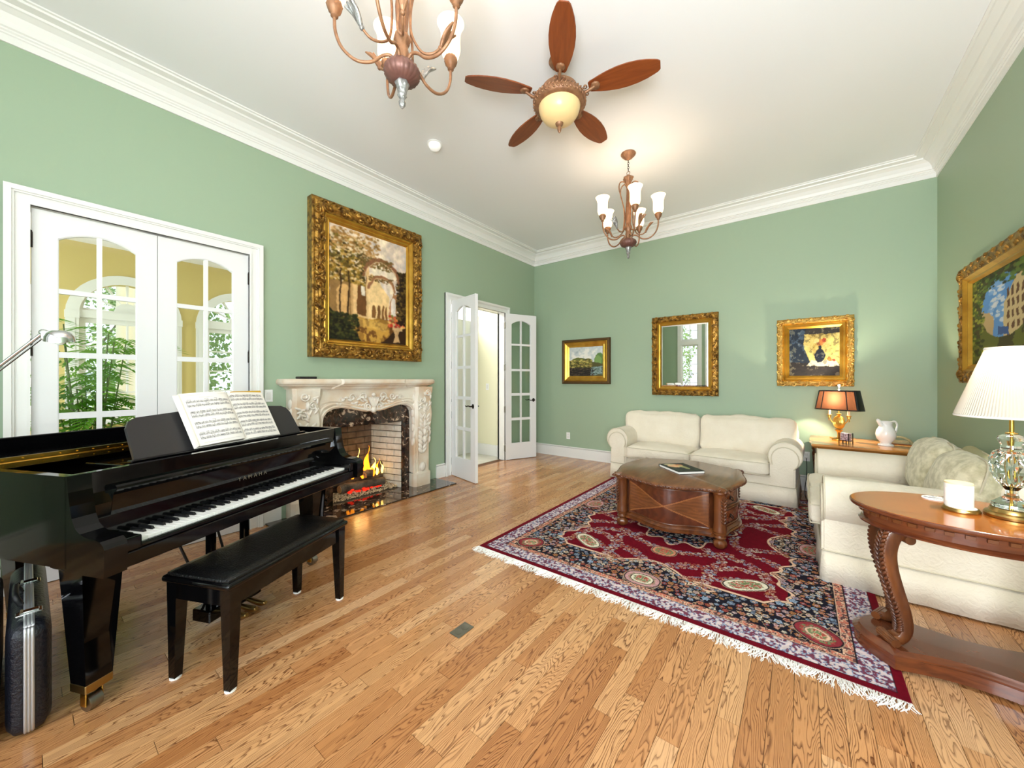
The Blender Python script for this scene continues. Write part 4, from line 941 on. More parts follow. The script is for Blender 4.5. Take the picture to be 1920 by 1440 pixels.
for k in range(26): ball(bm, (.10 + rn.uniform(-.02, .03), rn.uniform(-.24, .22), .035 + rn.uniform(-.01, .05)), rn.uniform(.01, .022), (1, 1.4, .8), 6)
obj('embers', bm, M_('ember'), gl, kind='stuff')
bm = B()
ico = bmesh.new(); bmesh.ops.create_icosphere(ico, subdivisions=1, radius=1); IV = [v.co.copy() for v in ico.verts]; IF = [[v.index for v in f.verts] for f in ico.faces]; ico.free()
def pebble(bm, c, r, sc=(1, 1, 1)):
    vs = [bm.verts.new((c[0] + v.x * r * sc[0], c[1] + v.y * r * sc[1], c[2] + v.z * r * sc[2])) for v in IV]
    for f in IF: bm.faces.new([vs[i] for i in f])
for k in range(1100):
    x = rn.uniform(.0, .19); y = rn.uniform(-.40, .42); pebble(bm, (x, y - .03, -.012 + rn.uniform(0, .014) + .05 * (1 - x / .2)), rn.uniform(.005, .010), (1, 1.2, .7))
obj('gravel', bm, M_('gravel'), gl, kind='stuff')
def flame(bm, c, h, r, sd):
    rn = random.Random(sd); ph = rn.uniform(0, 6); pts = []; rs = []
    for i in range(12):
        f = i / 11; pts.append(Vector(c) + Vector((.012 * sin(ph + f * 5), .035 * f * sin(ph * 2 + f * 6), h * f))); rs.append(max(.0012, r * (sin(pi * min(1, f * 1.15 + .16)) ** .8 if f < .8 else (1 - f) * 2.4 * sin(pi * .98) + (1 - f) * .6)))
    tube(bm, pts, rs, 8)
for i, (y, x, h, r) in enumerate(((-.10, .0, .30, .034), (.03, .0, .31, .038), (-.17, .02, .16, .026), (.09, .03, .2, .028), (-.03, .05, .2, .03), (.17, .0, .17, .022), (.22, .02, .14, .018), (.06, .08, .15, .024), (-.22, .0, .12, .018), (.13, .05, .12, .02), (-.08, .07, .13, .02))):
    bm = B(); flame(bm, (x, y + .06, .16 if i > 1 else .19), h * 1.08, r * .9, i + 3); obj('flame', bm, M_('flame' if i % 3 else 'flame_core'), gl, smooth=60)
o = lamp('fire_light', 'POINT', (-4.12, 2.42, .34), 1.5, (1, .55, .2), radius=.08)
o = obj('media_box', box(B(), -3.90, -3.80, 1.60, 1.76, 1.366, 1.388, .004), M_('plastic_black')); tag(o, 'small flat black box on the left end of the mantel shelf', 'device')

# ================================================================== GRAND PIANO (local x along the keyboard, local y towards the tail)
PA = atan2(.9095, -.4156); KX, KY = -.4156, .9095
def l2w(a, b): return (-2.105 + KX * a - KY * b, .263 + KY * a + KX * b)
gp = empty('grand_piano', (-2.105, .263, 0), PA, 'glossy black baby grand piano with its front lid folded back', 'piano')
bl = M_('black_gloss')
left = [(-.13, .13), (-.13, 1.10), (-.125, 1.25), (-.09, 1.38), (-.02, 1.46), (.08, 1.50), (.2, 1.50), (.33, 1.45), (.44, 1.33), (.55, 1.15), (.70, .98), (.90, .90), (1.12, .86), (1.29, .80), (1.375, .68), (1.395, .55), (1.395, .13)]
out = smoothpts([(x, y, 0) for x, y in left[1:-1]], 4); out = [left[0]] + [(p.x, p.y) for p in out] + [left[-1]]
def inset(poly, d):
    n = len(poly); r = []
    for i in range(n):
        a = Vector(poly[i - 1]); b = Vector(poly[i]); c = Vector(poly[(i + 1) % n]); t = (c - a).normalized(); r.append((b.x + t.y * d, b.y - t.x * d))
    return r
inn = inset(out, .032); inn = [(-.098, .16)] + inn[1:-1] + [(1.363, .16)]
obj('rim', plate(B(), out, [inn], .645, .99, 'XY'), bl, gp)
obj('soundboard', plate(B(), inset(out, .02)[1:-1], (), .66, .70, 'XY'), M_('wood_honey'), gp)
obj('iron_plate', plate(B(), [(-.098, .25)] + [p for p in inset(out, .034)[1:-1]] + [(1.363, .25)], (), .88, .905, 'XY'), M_('iron_dark'), gp)
armp = [(.14, .632), (-.060, .632), (-.064, .66), (-.064, .735), (-.056, .750), (-.040, .762), (-.015, .768), (.03, .772), (.06, .782), (.085, .80), (.103, .835), (.113, .88), (.122, .93), (.128, .99), (.14, .99)]
for x0, x1 in ((-.13, -.06), (1.325, 1.395)):
    bm = B(); plate(bm, armp, (), x0, x1, 'YZ'); es = [e for e in bm.edges if abs(e.verts[0].co.x - e.verts[1].co.x) < 1e-6 and len(e.link_faces) == 2 and e.calc_face_angle(0) > .5]
    bmesh.ops.bevel(bm, geom=es, offset=.004, segments=2, affect='EDGES', clamp_overlap=True); obj('arm', bm, bl, gp)
obj('key_bed', box(B(), -.06, 1.325, -.045, .30, .632, .688, .004), bl, gp)
obj('key_slip', box(B(), -.0, 1.265, -.036, -.008, .688, .706, .004, 2), bl, gp)
for x0 in (-.06, 1.266): obj('key_block', box(B(), x0, x0 + .059, -.045, .14, .688, .744, .006, 2), bl, gp)
# keys: 52 white, 36 black
KW = 1.265 / 52; wm = bpy.data.meshes.new('white_key'); bm = B(); box(bm, .0006, KW - .0006, 0, .150, .690, .715, .0012); bm.to_mesh(wm); bm.free(); wm.materials.append(M_('ivory'))
bkm = bpy.data.meshes.new('black_key'); bm = B()
lo = [(-.0065, .052, .712), (.0065, .052, .712), (.0065, .15, .712), (-.0065, .15, .712)]; hi = [(-.0048, .060, .7265), (.0048, .060, .7265), (.0048, .15, .728), (-.0048, .15, .728)]
L_ = [bm.verts.new(p) for p in lo]; H_ = [bm.verts.new(p) for p in hi]; bm.faces.new(L_[::-1]); bm.faces.new(H_)
for k in range(4): bm.faces.new((L_[k], L_[(k + 1) % 4], H_[(k + 1) % 4], H_[k]))
bmesh.ops.recalc_face_normals(bm, faces=bm.faces); bm.to_mesh(bkm); bm.free(); bkm.materials.append(M_('black_satin'))
for k in range(52):
    o = obj('white_key', wm, None, gp); o.location = (KW * k, 0, 0)
    if 'ABCDEFG'[k % 7] in 'ACDFG' and k < 51:
        o = obj('black_key', bkm, None, gp); o.location = (KW * (k + 1) + (.003 if 'ABCDEFG'[k % 7] in 'AD' else -.003 if 'ABCDEFG'[k % 7] in 'CF' else 0), 0, 0)
obj('felt_strip', box(B(), 0, 1.265, .148, .153, .715, .722), M_('felt_red'), gp)
fbp = [(.151, .718), (.140, .76), (.126, .82), (.116, .885), (.112, .897), (.100, .900), (.095, .908), (.096, .918), (.104, .925), (.165, .928), (.175, .928), (.175, .718)]
obj('fallboard', plate(B(), fbp, (), -.0, 1.265, 'YZ'), bl, gp)
for x0 in (-.06, 1.266): obj('cheek', plate(B(), [(.14, .744), (.13, .80), (.12, .86), (.135, .93), (.2, .93), (.2, .744)], (), x0, x0 + .059, 'YZ'), bl, gp)
def text_mesh(txt, size, ext=.0006, space=1.0):
    cu = bpy.data.curves.new('t', 'FONT'); cu.body = txt; cu.size = size; cu.extrude = ext; cu.space_character = space; cu.align_x = 'CENTER'; cu.resolution_u = 2
    o = bpy.data.objects.new('t', cu); COL.objects.link(o); bpy.context.view_layer.update(); dg = bpy.context.evaluated_depsgraph_get(); me = bpy.data.meshes.new_from_object(o.evaluated_get(dg)); bpy.data.objects.remove(o); return me
lt = obj('lettering', text_mesh('YAMAHA', .031, .0006, 1.7), M_('nickel'), gp, (.64, .1255, .795), (R(90) - .13, 0, 0))
obj('stretcher', box(B(), -.098, 1.363, .176, .250, .84, .972, .004), bl, gp)
bm = B(); rn = random.Random(2)
for k in range(110):
    for j in range(2): x = .0 + 1.25 * k / 110; y = .285 + .03 * j + .01 * (k % 3); cyl(bm, (x, y, .905), (x, y, .950), .0034, seg=5)
obj('tuning_pins', bm, M_('chrome'), gp, kind='stuff')
# lid: main leaf closed, front leaf folded back on top of it with its lip up
lid = [p for p in inset(out, -.012) if p[1] > .57]
obj('lid', plate(B(), [(-.142, .565)] + lid + [(1.407, .565)], (), .992, 1.010, 'XY'), bl, gp)
fr = obj('front_lid', plate(B(), rect(-.142, 1.39, .56, .885), (), 1.012, 1.032, 'XY'), bl, gp)
obj('lid_lip', box(B(), -.142, 1.30, .885, .907, 1.012, 1.083, .004), bl, fr)
bm = B(); box(bm, -.125, 1.38, .553, .5595, 1.013, 1.034); box(bm, -.125, 1.38, .548, .5595, .990, 1.009); cyl(bm, (-.125, .552, 1.011), (1.38, .552, 1.011), .0045, seg=8)
for k in range(26):
    for z in (1.024, .999): cyl(bm, (-.10 + .056 * k, .553, z), (-.10 + .056 * k, .546, z), .003, seg=6)
obj('piano_hinge', bm, M_('brass'), gp)
# music desk and its tray
obj('music_tray', box(B(), .12, 1.22, .245, .50, .960, .972, .003), bl, gp)
TL = .50
dk = [(0, 0), (1.0, 0), (.985, .17), (.965, .205), (.93, .222), (.70, .24), (.5, .245), (.3, .24), (.07, .222), (.035, .205), (.015, .17)]
desk = obj('music_desk', plate(B(), dk, (), 0, .014), M_('desk_satin'), gp, (.19, .305, .973), (-TL, 0, 0))
obj('desk_ledge', box(B(), .15, 1.19, .262, .292, .972, .985, .004), bl, gp)
# legs
def pleg(cx, cy, turn=0):
    bm = B(); t0, b0 = .068, .043; zt, zb = .632, .125
    v = [bm.verts.new(p) for p in ((-b0, -b0, zb), (b0, -b0, zb), (b0, b0, zb), (-b0, b0, zb), (-t0, -t0, zt), (t0, -t0, zt), (t0, t0, zt), (-t0, t0, zt))]
    F = [bm.faces.new([v[k] for k in f]) for f in ((0, 1, 5, 4), (1, 2, 6, 5), (2, 3, 7, 6), (3, 0, 4, 7), (0, 3, 2, 1), (4, 5, 6, 7))]
    r = bmesh.ops.inset_region(bm, faces=[F[0]], thickness=.022, depth=0)
    for vv in F[0].verts:
        vv.co.y += .014
        if vv.co.z < .3: vv.co.z += .17
    l = obj('leg', bm, bl, gp, (cx, cy, 0))
    obj('leg_cap', box(B(), -.085, .085, -.085, .085, .600, .634, .01), bl, l)
    obj('ferrule', box(B(), -.045, .045, -.045, .045, .092, .127, .003), M_('brass_dark'), l)
    bm = B(); cyl(bm, (0, 0, .075), (0, 0, .095), .02, seg=12)
    for s in (-1, 1): box(bm, s * .026 - .003, s * .026 + .003, -.016, .016, .024, .08, .002)
    obj('castor_fork', bm, M_('brass'), l)
    bm = B(); cyl(bm, (-.021, 0, .032), (.021, 0, .032), .032, seg=24); obj('castor', bm, M_('nickel'), l, smooth=40)
pleg(.0, .235); pleg(1.24, .255); pleg(.25, 1.2)
# pedal lyre
bm = B()
for x in (.53, .73): box(bm, x - .018, x + .018, .27, .31, .11, .632, .005)
obj('lyre_post', bm, bl, gp)
lb = obj('pedal_box', box(B(), .47, .79, .225, .345, .045, .112, .006), bl, gp)
for x in (.57, .63, .69):
    bm = B(); tube(bm, smoothpts([(x, .235, .06), (x, .17, .052), (x, .12, .048), (x, .09, .056)], 4), [.007, .010, .012, .013, .014, .015, .016, .016, .016, .015, .014, .013, .010], 8)
    obj('pedal', bm, M_('brass_dark'), lb, smooth=50)
bm = B(); cyl(bm, (.55, .34, .10), (.50, .62, .65), .007, seg=8); obj('lyre_rod', bm, M_('bronze_dark'), gp)
bm = B(); cyl(bm, (.71, .34, .10), (.76, .62, .65), .007, seg=8); obj('lyre_rod', bm, M_('bronze_dark'), gp)

# open music book on the desk
def music_page(h, w, seed, head):
    c = Can(h, w); c.put(np.ones((h, w)), (238, 232, 226)); rn = np.random.default_rng(seed)
    ns = 4 if head else 5
    for s_ in range(ns):
        top = (.84 if head else .93) - s_ * (.205 if head else .185)
        for st in (0, .075):
            for l in range(5):
                y = int((top - st - l * .0085) * h); c.a[y, int(.08 * w):int(.95 * w)] = (150, 146, 146)
            x = .10
            while x < .93:
                k = rn.integers(2, 5)
                for q in range(k):
                    xx = x + q * .022; yy = top - st - rn.uniform(0, .035)
                    if xx > .94: break
                    c.ell(xx, yy, .008, .006, (60, 58, 62), 1, .3); y0, y1 = int(yy * h), int((yy + .026) * h); c.a[y0:min(y1, h), int(xx * w)] = (90, 88, 90)
                if k > 2: yb = int((yy + .028) * h); c.a[min(yb, h - 1), int(x * w):int(min(.94, x + k * .022) * w)] = (60, 58, 62)
                x += k * .024 + rn.uniform(.01, .03)
        c.a[int((top - .11) * h):int(top * h), int(.08 * w)] = (90, 88, 90)
    if head:
        c.a[int(.90 * h), int(.35 * w):int(.62 * w):2] = (90, 86, 88); c.a[int(.95 * h), int(.1 * w):int(.4 * w):2] = (120, 116, 116); c.a[int(.95 * h), int(.75 * w):int(.93 * w):2] = (120, 116, 116)
        c.a[int(.05 * h), int(.1 * w):int(.9 * w):2] = (130, 126, 126); c.a[int(.035 * h), int(.1 * w):int(.7 * w):2] = (130, 126, 126)
    return c.a
def on_desk(x, y=.290, z=.987): return (*l2w(x, y), z)
bk = empty('music_book', on_desk(.43, .283), 0, 'thick open book of piano sheet music standing on the music desk', 'book'); bk.rotation_euler = (-TL, 0, PA)
PW_, PH = .262, .315
for s_ in (0, 1):
    h, w = 210, 170; a = music_page(h, w, 3 + s_, s_ == 0); u = np.linspace(0, 1, w)[None, :] * np.ones((h, 1)); v = np.linspace(0, 1, h)[:, None] * np.ones((1, w))
    th = (.030, .010)[s_]; bulge = -(th + .016 * np.sin(np.pi * (u if s_ else 1 - u) ** .6)) ; X0 = .018 if s_ == 0 else .018 + PW_
    edge = (1 - u) if s_ == 0 else u
    P = np.stack([X0 + u * PW_, bulge * (1 - .15 * edge) - .002, v * PH], -1); colgrid('page', a, P, 'print_page', bk)
bm = B(); box(bm, .016, .016 + PW_, -.028, -.002, .003, PH - .003); obj('page_block', bm, M_('paper_edge'), bk)
bm = B(); box(bm, .018 + PW_, .015 + 2 * PW_, -.009, -.002, .003, PH - .003); obj('page_block', bm, M_('paper_edge'), bk)
obj('cover', box(B(), .006, .030 + 2 * PW_, -.002, .0005, 0, PH + .004), M_('paper'), bk)
yb = empty('song_book', on_desk(.772, .30), 0, 'thin yellow book standing behind the open sheet music', 'book'); yb.rotation_euler = (-TL + .02, 0, PA)
obj('cover', box(B(), 0, .215, -.006, .0, .0, .328, .001), mat('yellow_cover', (206, 160, 50), .5), yb)
obj('pages', box(B(), .003, .212, -.0045, -.0015, .003, .329), M_('paper_edge'), yb)

# bench
bx, by = l2w(.55, -.085)
bn = empty('piano_bench', (bx, by, 0), PA, 'long black leather topped piano bench in front of the keyboard', 'bench')
bm = B(); box(bm, -.39, .39, -.19, .19, .448, .478, .012, 3); obj('seat_rim', bm, bl, bn, smooth=40)
bm = B(); rbox(bm, (0, 0, .478), (.755, .355, .034), .015, 8, (0, 0, .006)); obj('seat_cushion', bm, M_('black_leather'), bn, smooth=60)
bm = B()
for s in (-1, 1): box(bm, -.355, .355, s * .155 - .01, s * .155 + .01, .365, .449); box(bm, s * .350 - .01, s * .350 + .01, -.155, .155, .365, .449)
obj('apron', bm, bl, bn)
for sx in (-1, 1):
    for sy in (-1, 1):
        bm = B(); t0, b0 = .028, .017; x, y = sx * .345, sy * .15; x2, y2 = sx * .352, sy * .155
        a_ = [bm.verts.new(p) for p in ((x2 - b0, y2 - b0, .008), (x2 + b0, y2 - b0, .008), (x2 + b0, y2 + b0, .008), (x2 - b0, y2 + b0, .008))]; c_ = [bm.verts.new(p) for p in ((x - t0, y - t0, .449), (x + t0, y - t0, .449), (x + t0, y + t0, .449), (x - t0, y + t0, .449))]
        bm.faces.new(a_[::-1]); bm.faces.new(c_)
        for k in range(4): bm.faces.new((a_[k], a_[(k + 1) % 4], c_[(k + 1) % 4], c_[k]))
        l = obj('leg', bm, bl, bn); bm = B(); cyl(bm, (x2, y2, .0), (x2, y2, .009), .022, seg=14); obj('glide', bm, M_('plastic_white'), l)

# instrument cases beside the piano
def case(x0, x1, y0, y1, label):
    t = empty('instrument_case', ((x0 + x1) / 2, (y0 + y1) / 2, 0), 0, label, 'case', 'hard cases standing beside the piano'); L, Wd, h = x1 - x0, y1 - y0, .425
    bm = B(); rbox(bm, (0, 0, h / 2), (L, Wd, h - .002), .045, 14, (0, 0, 0)); obj('shell', bm, M_('case_shell'), t, smooth=60)
    bm = B()
    for q in (-.0085, 0, .0085):
        pts = smoothpts([(-L / 2 - .001, q, .06), (-L / 2 - .001, q, h - .06), (-L / 2 + .02, q, h - .012), (-L / 2 + .06, q, h), (L / 2 - .06, q, h), (L / 2 - .02, q, h - .012), (L / 2 + .001, q, h - .06), (L / 2 + .001, q, .06), (L / 2 - .02, q, .012)], 4)
        tube(bm, pts, .0052, 6)
    obj('metal_band', bm, M_('aluminium'), t, smooth=60)
    for lx in (L / 2 - .12, L / 2 - .48):
        bm = B(); box(bm, lx - .022, lx + .022, -.034, .034, h - .002, h + .006, .002); box(bm, lx - .014, lx + .014, -.02, .026, h + .006, h + .012, .002); cyl(bm, (lx - .02, -.018, h + .009), (lx + .02, -.018, h + .009), .005, seg=8); obj('latch', bm, M_('chrome'), t)
    bm = B(); hx = L / 2 - .30; tube(bm, smoothpts([(hx + .075, -.02, h + .002), (hx + .075, -.03, h + .030), (hx + .05, -.034, h + .042), (hx - .05, -.034, h + .042), (hx - .075, -.03, h + .030), (hx - .075, -.02, h + .002)], 4), .0095, 8); obj('handle', bm, M_('plastic_black'), t, smooth=50)
case(-3.12, -2.315, -.050, .062, 'black hard instrument case with silver trim, the one nearer the piano leg')
case(-3.10, -2.325, -.185, -.068, 'black hard instrument case cut by the left edge of the photo')

# chrome reading lamp
rl = empty('reading_lamp', (-3.02, -.52, 0), 0, 'chrome reading lamp with a dome head reaching over the piano', 'lamp')
bm = B(); lathe(bm, [(.12, 0), (.125, .008), (.118, .018), (.03, .026), (.012, .04)], 28); obj('base', bm, M_('chrome'), rl, smooth=40)
bm = B(); cyl(bm, (0, 0, .03), (0, 0, .84), .009, seg=12); ball(bm, (0, 0, .84), .018); obj('pole', bm, M_('chrome'), rl, smooth=40)
hd = Vector((-2.478, .043, 1.548)) - Vector((-3.02, -.52, 0))
bm = B(); bar_a = Vector((0, 0, .84)); tube(bm, [bar_a, hd], .0062, 8); off = Vector((0, 0, -.022)); tube(bm, [bar_a + off, hd + off + Vector((0, 0, .002))], .0035, 6); obj('arm', bm, M_('chrome'), rl, smooth=50)
bm = B(); ball(bm, hd, .014); box(bm, hd.x - .006, hd.x + .02, hd.y - .008, hd.y + .02, hd.z - .03, hd.z + .006, .002); obj('joint', bm, M_('chrome'), rl, smooth=40)
h2 = hd + Vector((.046, .041, -.024)); bm = B(); rr = [(.004, .042), (.03, .040), (.052, .028), (.064, .010), (.068, -.014), (.066, -.014), (.061, .010), (.05, .025), (.028, .036), (.004, .038)]
lathe(bm, rr, 28, caps=False); o = obj('shade', bm, M_('chrome'), rl, tuple(h2), (R(4), R(12), 0), smooth=50); o.scale = (.66, .66, .8)
bm = B(); ball(bm, (0, 0, -.012), .016, seg=12); obj('bulb', bm, mat('bulb_glass', (236, 246, 240), .1), rl, tuple(h2), smooth=60)
bm = B(); tube(bm, [hd, h2 + Vector((-.022, -.02, .024))], .005, 8); obj('neck', bm, M_('chrome'), rl)

# ================================================================== SOFAS
def sofa(name, label, loc, rz, Wd, D, arm=.30, backs='sofa_cream', nb=2, topz=.885, seatz=.465, cat='sofa', over=.07):
    t = empty(name, loc, rz, label, cat); cr = M_('sofa_cream'); zr = .012
    obj('base', box(B(), .09, Wd - .09, .03, D - .02, .08, .30, .01), cr, t)
    obj('back_frame', (lambda b: (rbox(b, (Wd / 2, D - .12, .44), (Wd - .14, .22, .74), .09, 10), b)[1])(B()), cr, t, smooth=60)
    # rolled arms
    r = .150; cz = .54
    def prof():
        cx = .015 + r
        p = [(.075, .2), (.075, cz - .12)]
        for k in range(0, 15):
            a = R(228) - R(228 + 8) * k / 14; p.append((cx + r * cos(a), cz + r * sin(a)))
        return p + [(arm, cz - .08), (arm, .2)]
    for side in (0, 1):
        P = prof(); P = P if side == 0 else [(Wd - x, z) for x, z in P]
        bm = B(); plate(bm, P, (), .02, D - .10); obj('arm', bm, cr, t, smooth=40)
        # front panel and piping
        Q = [((x - (.165 if side == 0 else Wd - .165)) * .80 + (.165 if side == 0 else Wd - .165), (z - .45) * .86 + .43) for x, z in P]
        Q = [(x, max(z, .2)) for x, z in Q]
        bm = B(); plate(bm, Q, (), .006, .03); obj('arm_panel', bm, cr, t, smooth=40)
        bm = B(); tube(bm, [(x, .008, z) for x, z in Q[1:-1]], .006, 6); tube(bm, [(x, .02, z) for x, z in P[1:-1]], .005, 6); obj('piping', bm, M_('sofa_piping'), t, smooth=60)
    # seat cushions (T shaped at the front), back cushions
    w = (Wd - 2 * arm) / nb
    for k in range(nb):
        bm = B(); x0 = arm + w * k; ex0 = over if k == 0 else 0; ex1 = over if k == nb - 1 else 0
        rbox(bm, (x0 + w / 2, .28, seatz - .075), (w - .008, .66, .165), .045, 12, (.004, .01, .026), .006, k + 3)
        obj('seat_cushion', bm, cr, t, smooth=60)
        bm = B(); zz = seatz - .018; y0 = -.055
        for z_ in (seatz - .012, seatz - .142):
            tube(bm, smoothpts([(x0 + .012, .25, z_), (x0 + .012, y0 + .04, z_), (x0 + .05, y0 + .004, z_), (x0 + w - .05, y0 + .004, z_), (x0 + w - .012, y0 + .04, z_), (x0 + w - .012, .25, z_)], 4), .0045, 6)
        obj('piping', bm, M_('sofa_piping'), t, smooth=60)
    wb = (Wd - .16) / nb
    for k in range(nb if backs else 0):
        bm = B(); M = Matrix.Rotation(R(-12), 3, 'X'); rbox(bm, (.08 + wb * (k + .5), D - .27, (topz + seatz - .04) / 2), (wb - .006, .22, topz - seatz + .06), .09, 14, (.0, .045, .018), .011, k + 9, M)
        obj('back_cushion', bm, M_(backs), t, smooth=60)
    # skirt with corner pleats
    bm = B(); pts = []
    def seg(p0, p1, n, nx, ny, ph):
        for i in range(n + 1):
            f = i / n; wv = .006 * sin(f * 17 + ph) + .004 * sin(f * 41 + ph); pts.append((p0[0] + (p1[0] - p0[0]) * f, p0[1] + (p1[1] - p0[1]) * f, nx, ny, wv))
    seg((.07, D - .02), (.07, .03), 14, -1, 0, 1); seg((.075, .01), (Wd - .075, .01), 36, 0, -1, 2); seg((Wd - .07, .03), (Wd - .07, D - .02), 14, 1, 0, 3)
    T, Bm = [], []
    for x, y, nx, ny, wv in pts: T.append(bm.verts.new((x, y, .215))); 
    for x, y, nx, ny, wv in pts: Bm.append(bm.verts.new((x + nx * (.018 + wv), y + ny * (.018 + wv), zr)))
    for i in range(len(pts) - 1): bm.faces.new((T[i], T[i + 1], Bm[i + 1], Bm[i]))
    o = obj('skirt', bm, cr, t, smooth=60); md = o.modifiers.new('thick', 'SOLIDIFY'); md.thickness = .006
    bm = B(); tube(bm, [(x + nx * .004, y + ny * .004, .215) for x, y, nx, ny, wv in pts], .0045, 6); obj('skirt_piping', bm, M_('sofa_piping'), t, smooth=60)
    return t
sofa('sofa', 'cream two cushion sofa with rolled arms against the far wall', (-2.19, 4.995, 0), R(-2), 2.215, .80)
ls = sofa('loveseat', 'cream loveseat with rolled arms along the right wall, behind the oval table', (.10, 4.86, 0), R(-90), 1.66, .98, backs=None, nb=2, topz=.80, arm=.27)
def pillow(name, loc, rot, s, mt, label, group=None, sd=1):
    t = empty(name, loc, 0, label, 'pillow', group); t.rotation_euler = rot
    bm = B(); rbox(bm, (0, 0, 0), s, min(s) * .45, 12, (.0, min(s) * .28, .01), .007, sd); obj('body', bm, M_(mt), t, smooth=60)
    bm = B(); a, c = s[0] / 2 - .012, s[2] / 2 - .012; tube(bm, smoothpts([(-a, 0, -c), (0, 0, -c - .008), (a, 0, -c), (a + .008, 0, 0), (a, 0, c), (0, 0, c + .012), (-a, 0, c), (-a - .008, 0, 0)], 5, True), .006, 6, closed=True); obj('piping', bm, M_('sofa_piping'), t, smooth=60)
pillow('back_pillow', (.785, 4.16, .690), (R(-12), 0, R(-90)), (.60, .17, .42), 'pillow_gold', 'large shiny cream back pillow farther from the crystal lamp', None, 2)
pillow('back_pillow', (.785, 3.56, .680), (R(-12), 0, R(-90)), (.58, .17, .42), 'pillow_gold', 'large shiny cream back pillow directly behind the candle and crystal lamp', None, 5)
pillow('cushion', (1.02, 4.27, .74), (R(-4), 0, R(-90)), (.46, .09, .19), 'pillow_olive', 'small olive cushion tucked between loveseat back pillows and right wall', None, 7)

# ================================================================== COFFEE TABLE
def serp(hx, hy, bx_, by_, n=28, ear=.055):
    pts = []
    def wv(s): return (.5 + .5 * cos(pi * s / .80)) if abs(s) < .80 else -.42 * sin(pi * (abs(s) - .80) / .16) if abs(s) < .96 else 0
    for side in range(4):
        for i in range(n):
            s = -1 + 2 * i / n; h = (hx, hy)[side % 2]; o = (hy, hx)[side % 2]; bb = (by_, bx_)[side % 2]
            a, q = s * h, o + bb * wv(s)
            e = 1 - abs(s)
            if e < .07: q -= ear * (1 - e / .07) ** 2 * .32; a -= (1 if s > 0 else -1) * ear * (1 - e / .07) ** 2 * .32
            pts.append({0: (a, -q), 1: (q, a), 2: (-a, q), 3: (-q, -a)}[side])
    return pts
def loft(bm, rings, cap=True):
    R_ = [[bm.verts.new(p) for p in r] for r in rings]; n = len(R_[0])
    for i in range(len(R_) - 1):
        for k in range(n): bm.faces.new((R_[i][k], R_[i][(k + 1) % n], R_[i + 1][(k + 1) % n], R_[i + 1][k]))
    if cap: bm.faces.new(R_[-1]); bm.faces.new(R_[0][::-1])
ct = empty('coffee_table', (-.915, 3.76, .014), 0, 'carved dark wood coffee table with serpentine top standing on the patterned rug', 'table')
def ring(k, z, hx=.475, hy=.455, bx_=.06, by_=.115): return [(x, y, z) for x, y in serp(hx - k, hy - k, bx_, by_)]
bm = B(); loft(bm, [ring(.016, .446), ring(.004, .452), ring(0, .462), ring(.002, .474), ring(.012, .482), ring(.02, .487)]); obj('top', bm, M_('wood_top'), ct, smooth=40)
bm = B(); rn = random.Random(1); P = serp(.475, .455, .06, .115, 40)
for i, (x, y) in enumerate(P):
    nx_, ny_ = P[(i + 1) % len(P)]; d = Vector((nx_ - x, ny_ - y, 0)); 
    leafb(bm, (x, y, .464), d + Vector((0, 0, .012 * (1 if i % 2 else -1))), (d.y, -d.x, 0), .036, .018, .009, 6)
obj('edge_carving', bm, M_('wood_carved'), ct, smooth=60, kind='stuff')
bm = B(); loft(bm, [ring(.065, .118), ring(.065, .43), ring(.05, .436), ring(.045, .452)]); obj('body', bm, M_('wood_dark'), ct, smooth=40)
bm = B(); loft(bm, [ring(.050, .082), ring(.030, .088), ring(.028, .102), ring(.040, .108), ring(.036, .118), ring(.046, .128), ring(.062, .140)]); obj('base_moulding', bm, M_('wood_leg'), ct, smooth=35)
def curved_panel(name, side, s0, s1, z0, z1, off, colf, nu=150, nv=60, border=True):
    hx, hy, bx_, by_ = .41, .39, .06, .115
    U = np.linspace(s0, s1, nu); V = np.linspace(z0, z1, nv); P = np.zeros((nv, nu, 3)); C = np.zeros((nv, nu, 3))
    for i, s in enumerate(U):
        w_ = (.5 + .5 * cos(pi * s / .80)) if abs(s) < .8 else 0
        if side == 'f': x, y = s * (hx), -(hy + by_ * w_) - off
        else: y, x = s * (hy), (hx + bx_ * w_) + off
        for j, z in enumerate(V): P[j, i] = (x, y, z); C[j, i] = colf(i / (nu - 1), j / (nv - 1))
    return colgrid(name, C, P, 'veneer', ct)
nz = fbm(64, 64, 6, 4, 3)
def xpat(u, v):
    a, b = u - .5, v - .5; n = nz[int(v * 63), int(u * 63)]; horizontal = abs(b) < abs(a) * .95
    st = .5 + .5 * sin((b * 60 if horizontal else a * 60) + n * 12)
    c = np.array((150, 86, 44)) if horizontal else np.array((118, 56, 30)); c = c * .76 * (.86 + .14 * st) * (.85 + .3 * n)
    if abs(abs(b) - abs(a) * .95) < .018: c = np.array((142, 86, 46))
    return c
def plainp(u, v):
    n = nz[int(v * 63), int(u * 63)]; e = min(u, 1 - u) < .05 or min(v, 1 - v) < .14
    return np.array((74, 36, 20) if e else (120, 62, 32)) * (.8 + .4 * n)
curved_panel('front_panel', 'f', -.80, .80, .146, .425, .004, xpat)
bm = B(); 
for z in (.142, .430): tube(bm, [(s * .41, -(.39 + .115 * (.5 + .5 * cos(pi * s / .80))) - .006, z) for s in np.linspace(-.8, .8, 24)], .006, 6)
for s in (-.8, .8): tube(bm, [(s * .41, -.396, .142), (s * .41, -.396, .43)], .006, 6)
obj('panel_moulding', bm, M_('wood_dark'), ct, smooth=60)
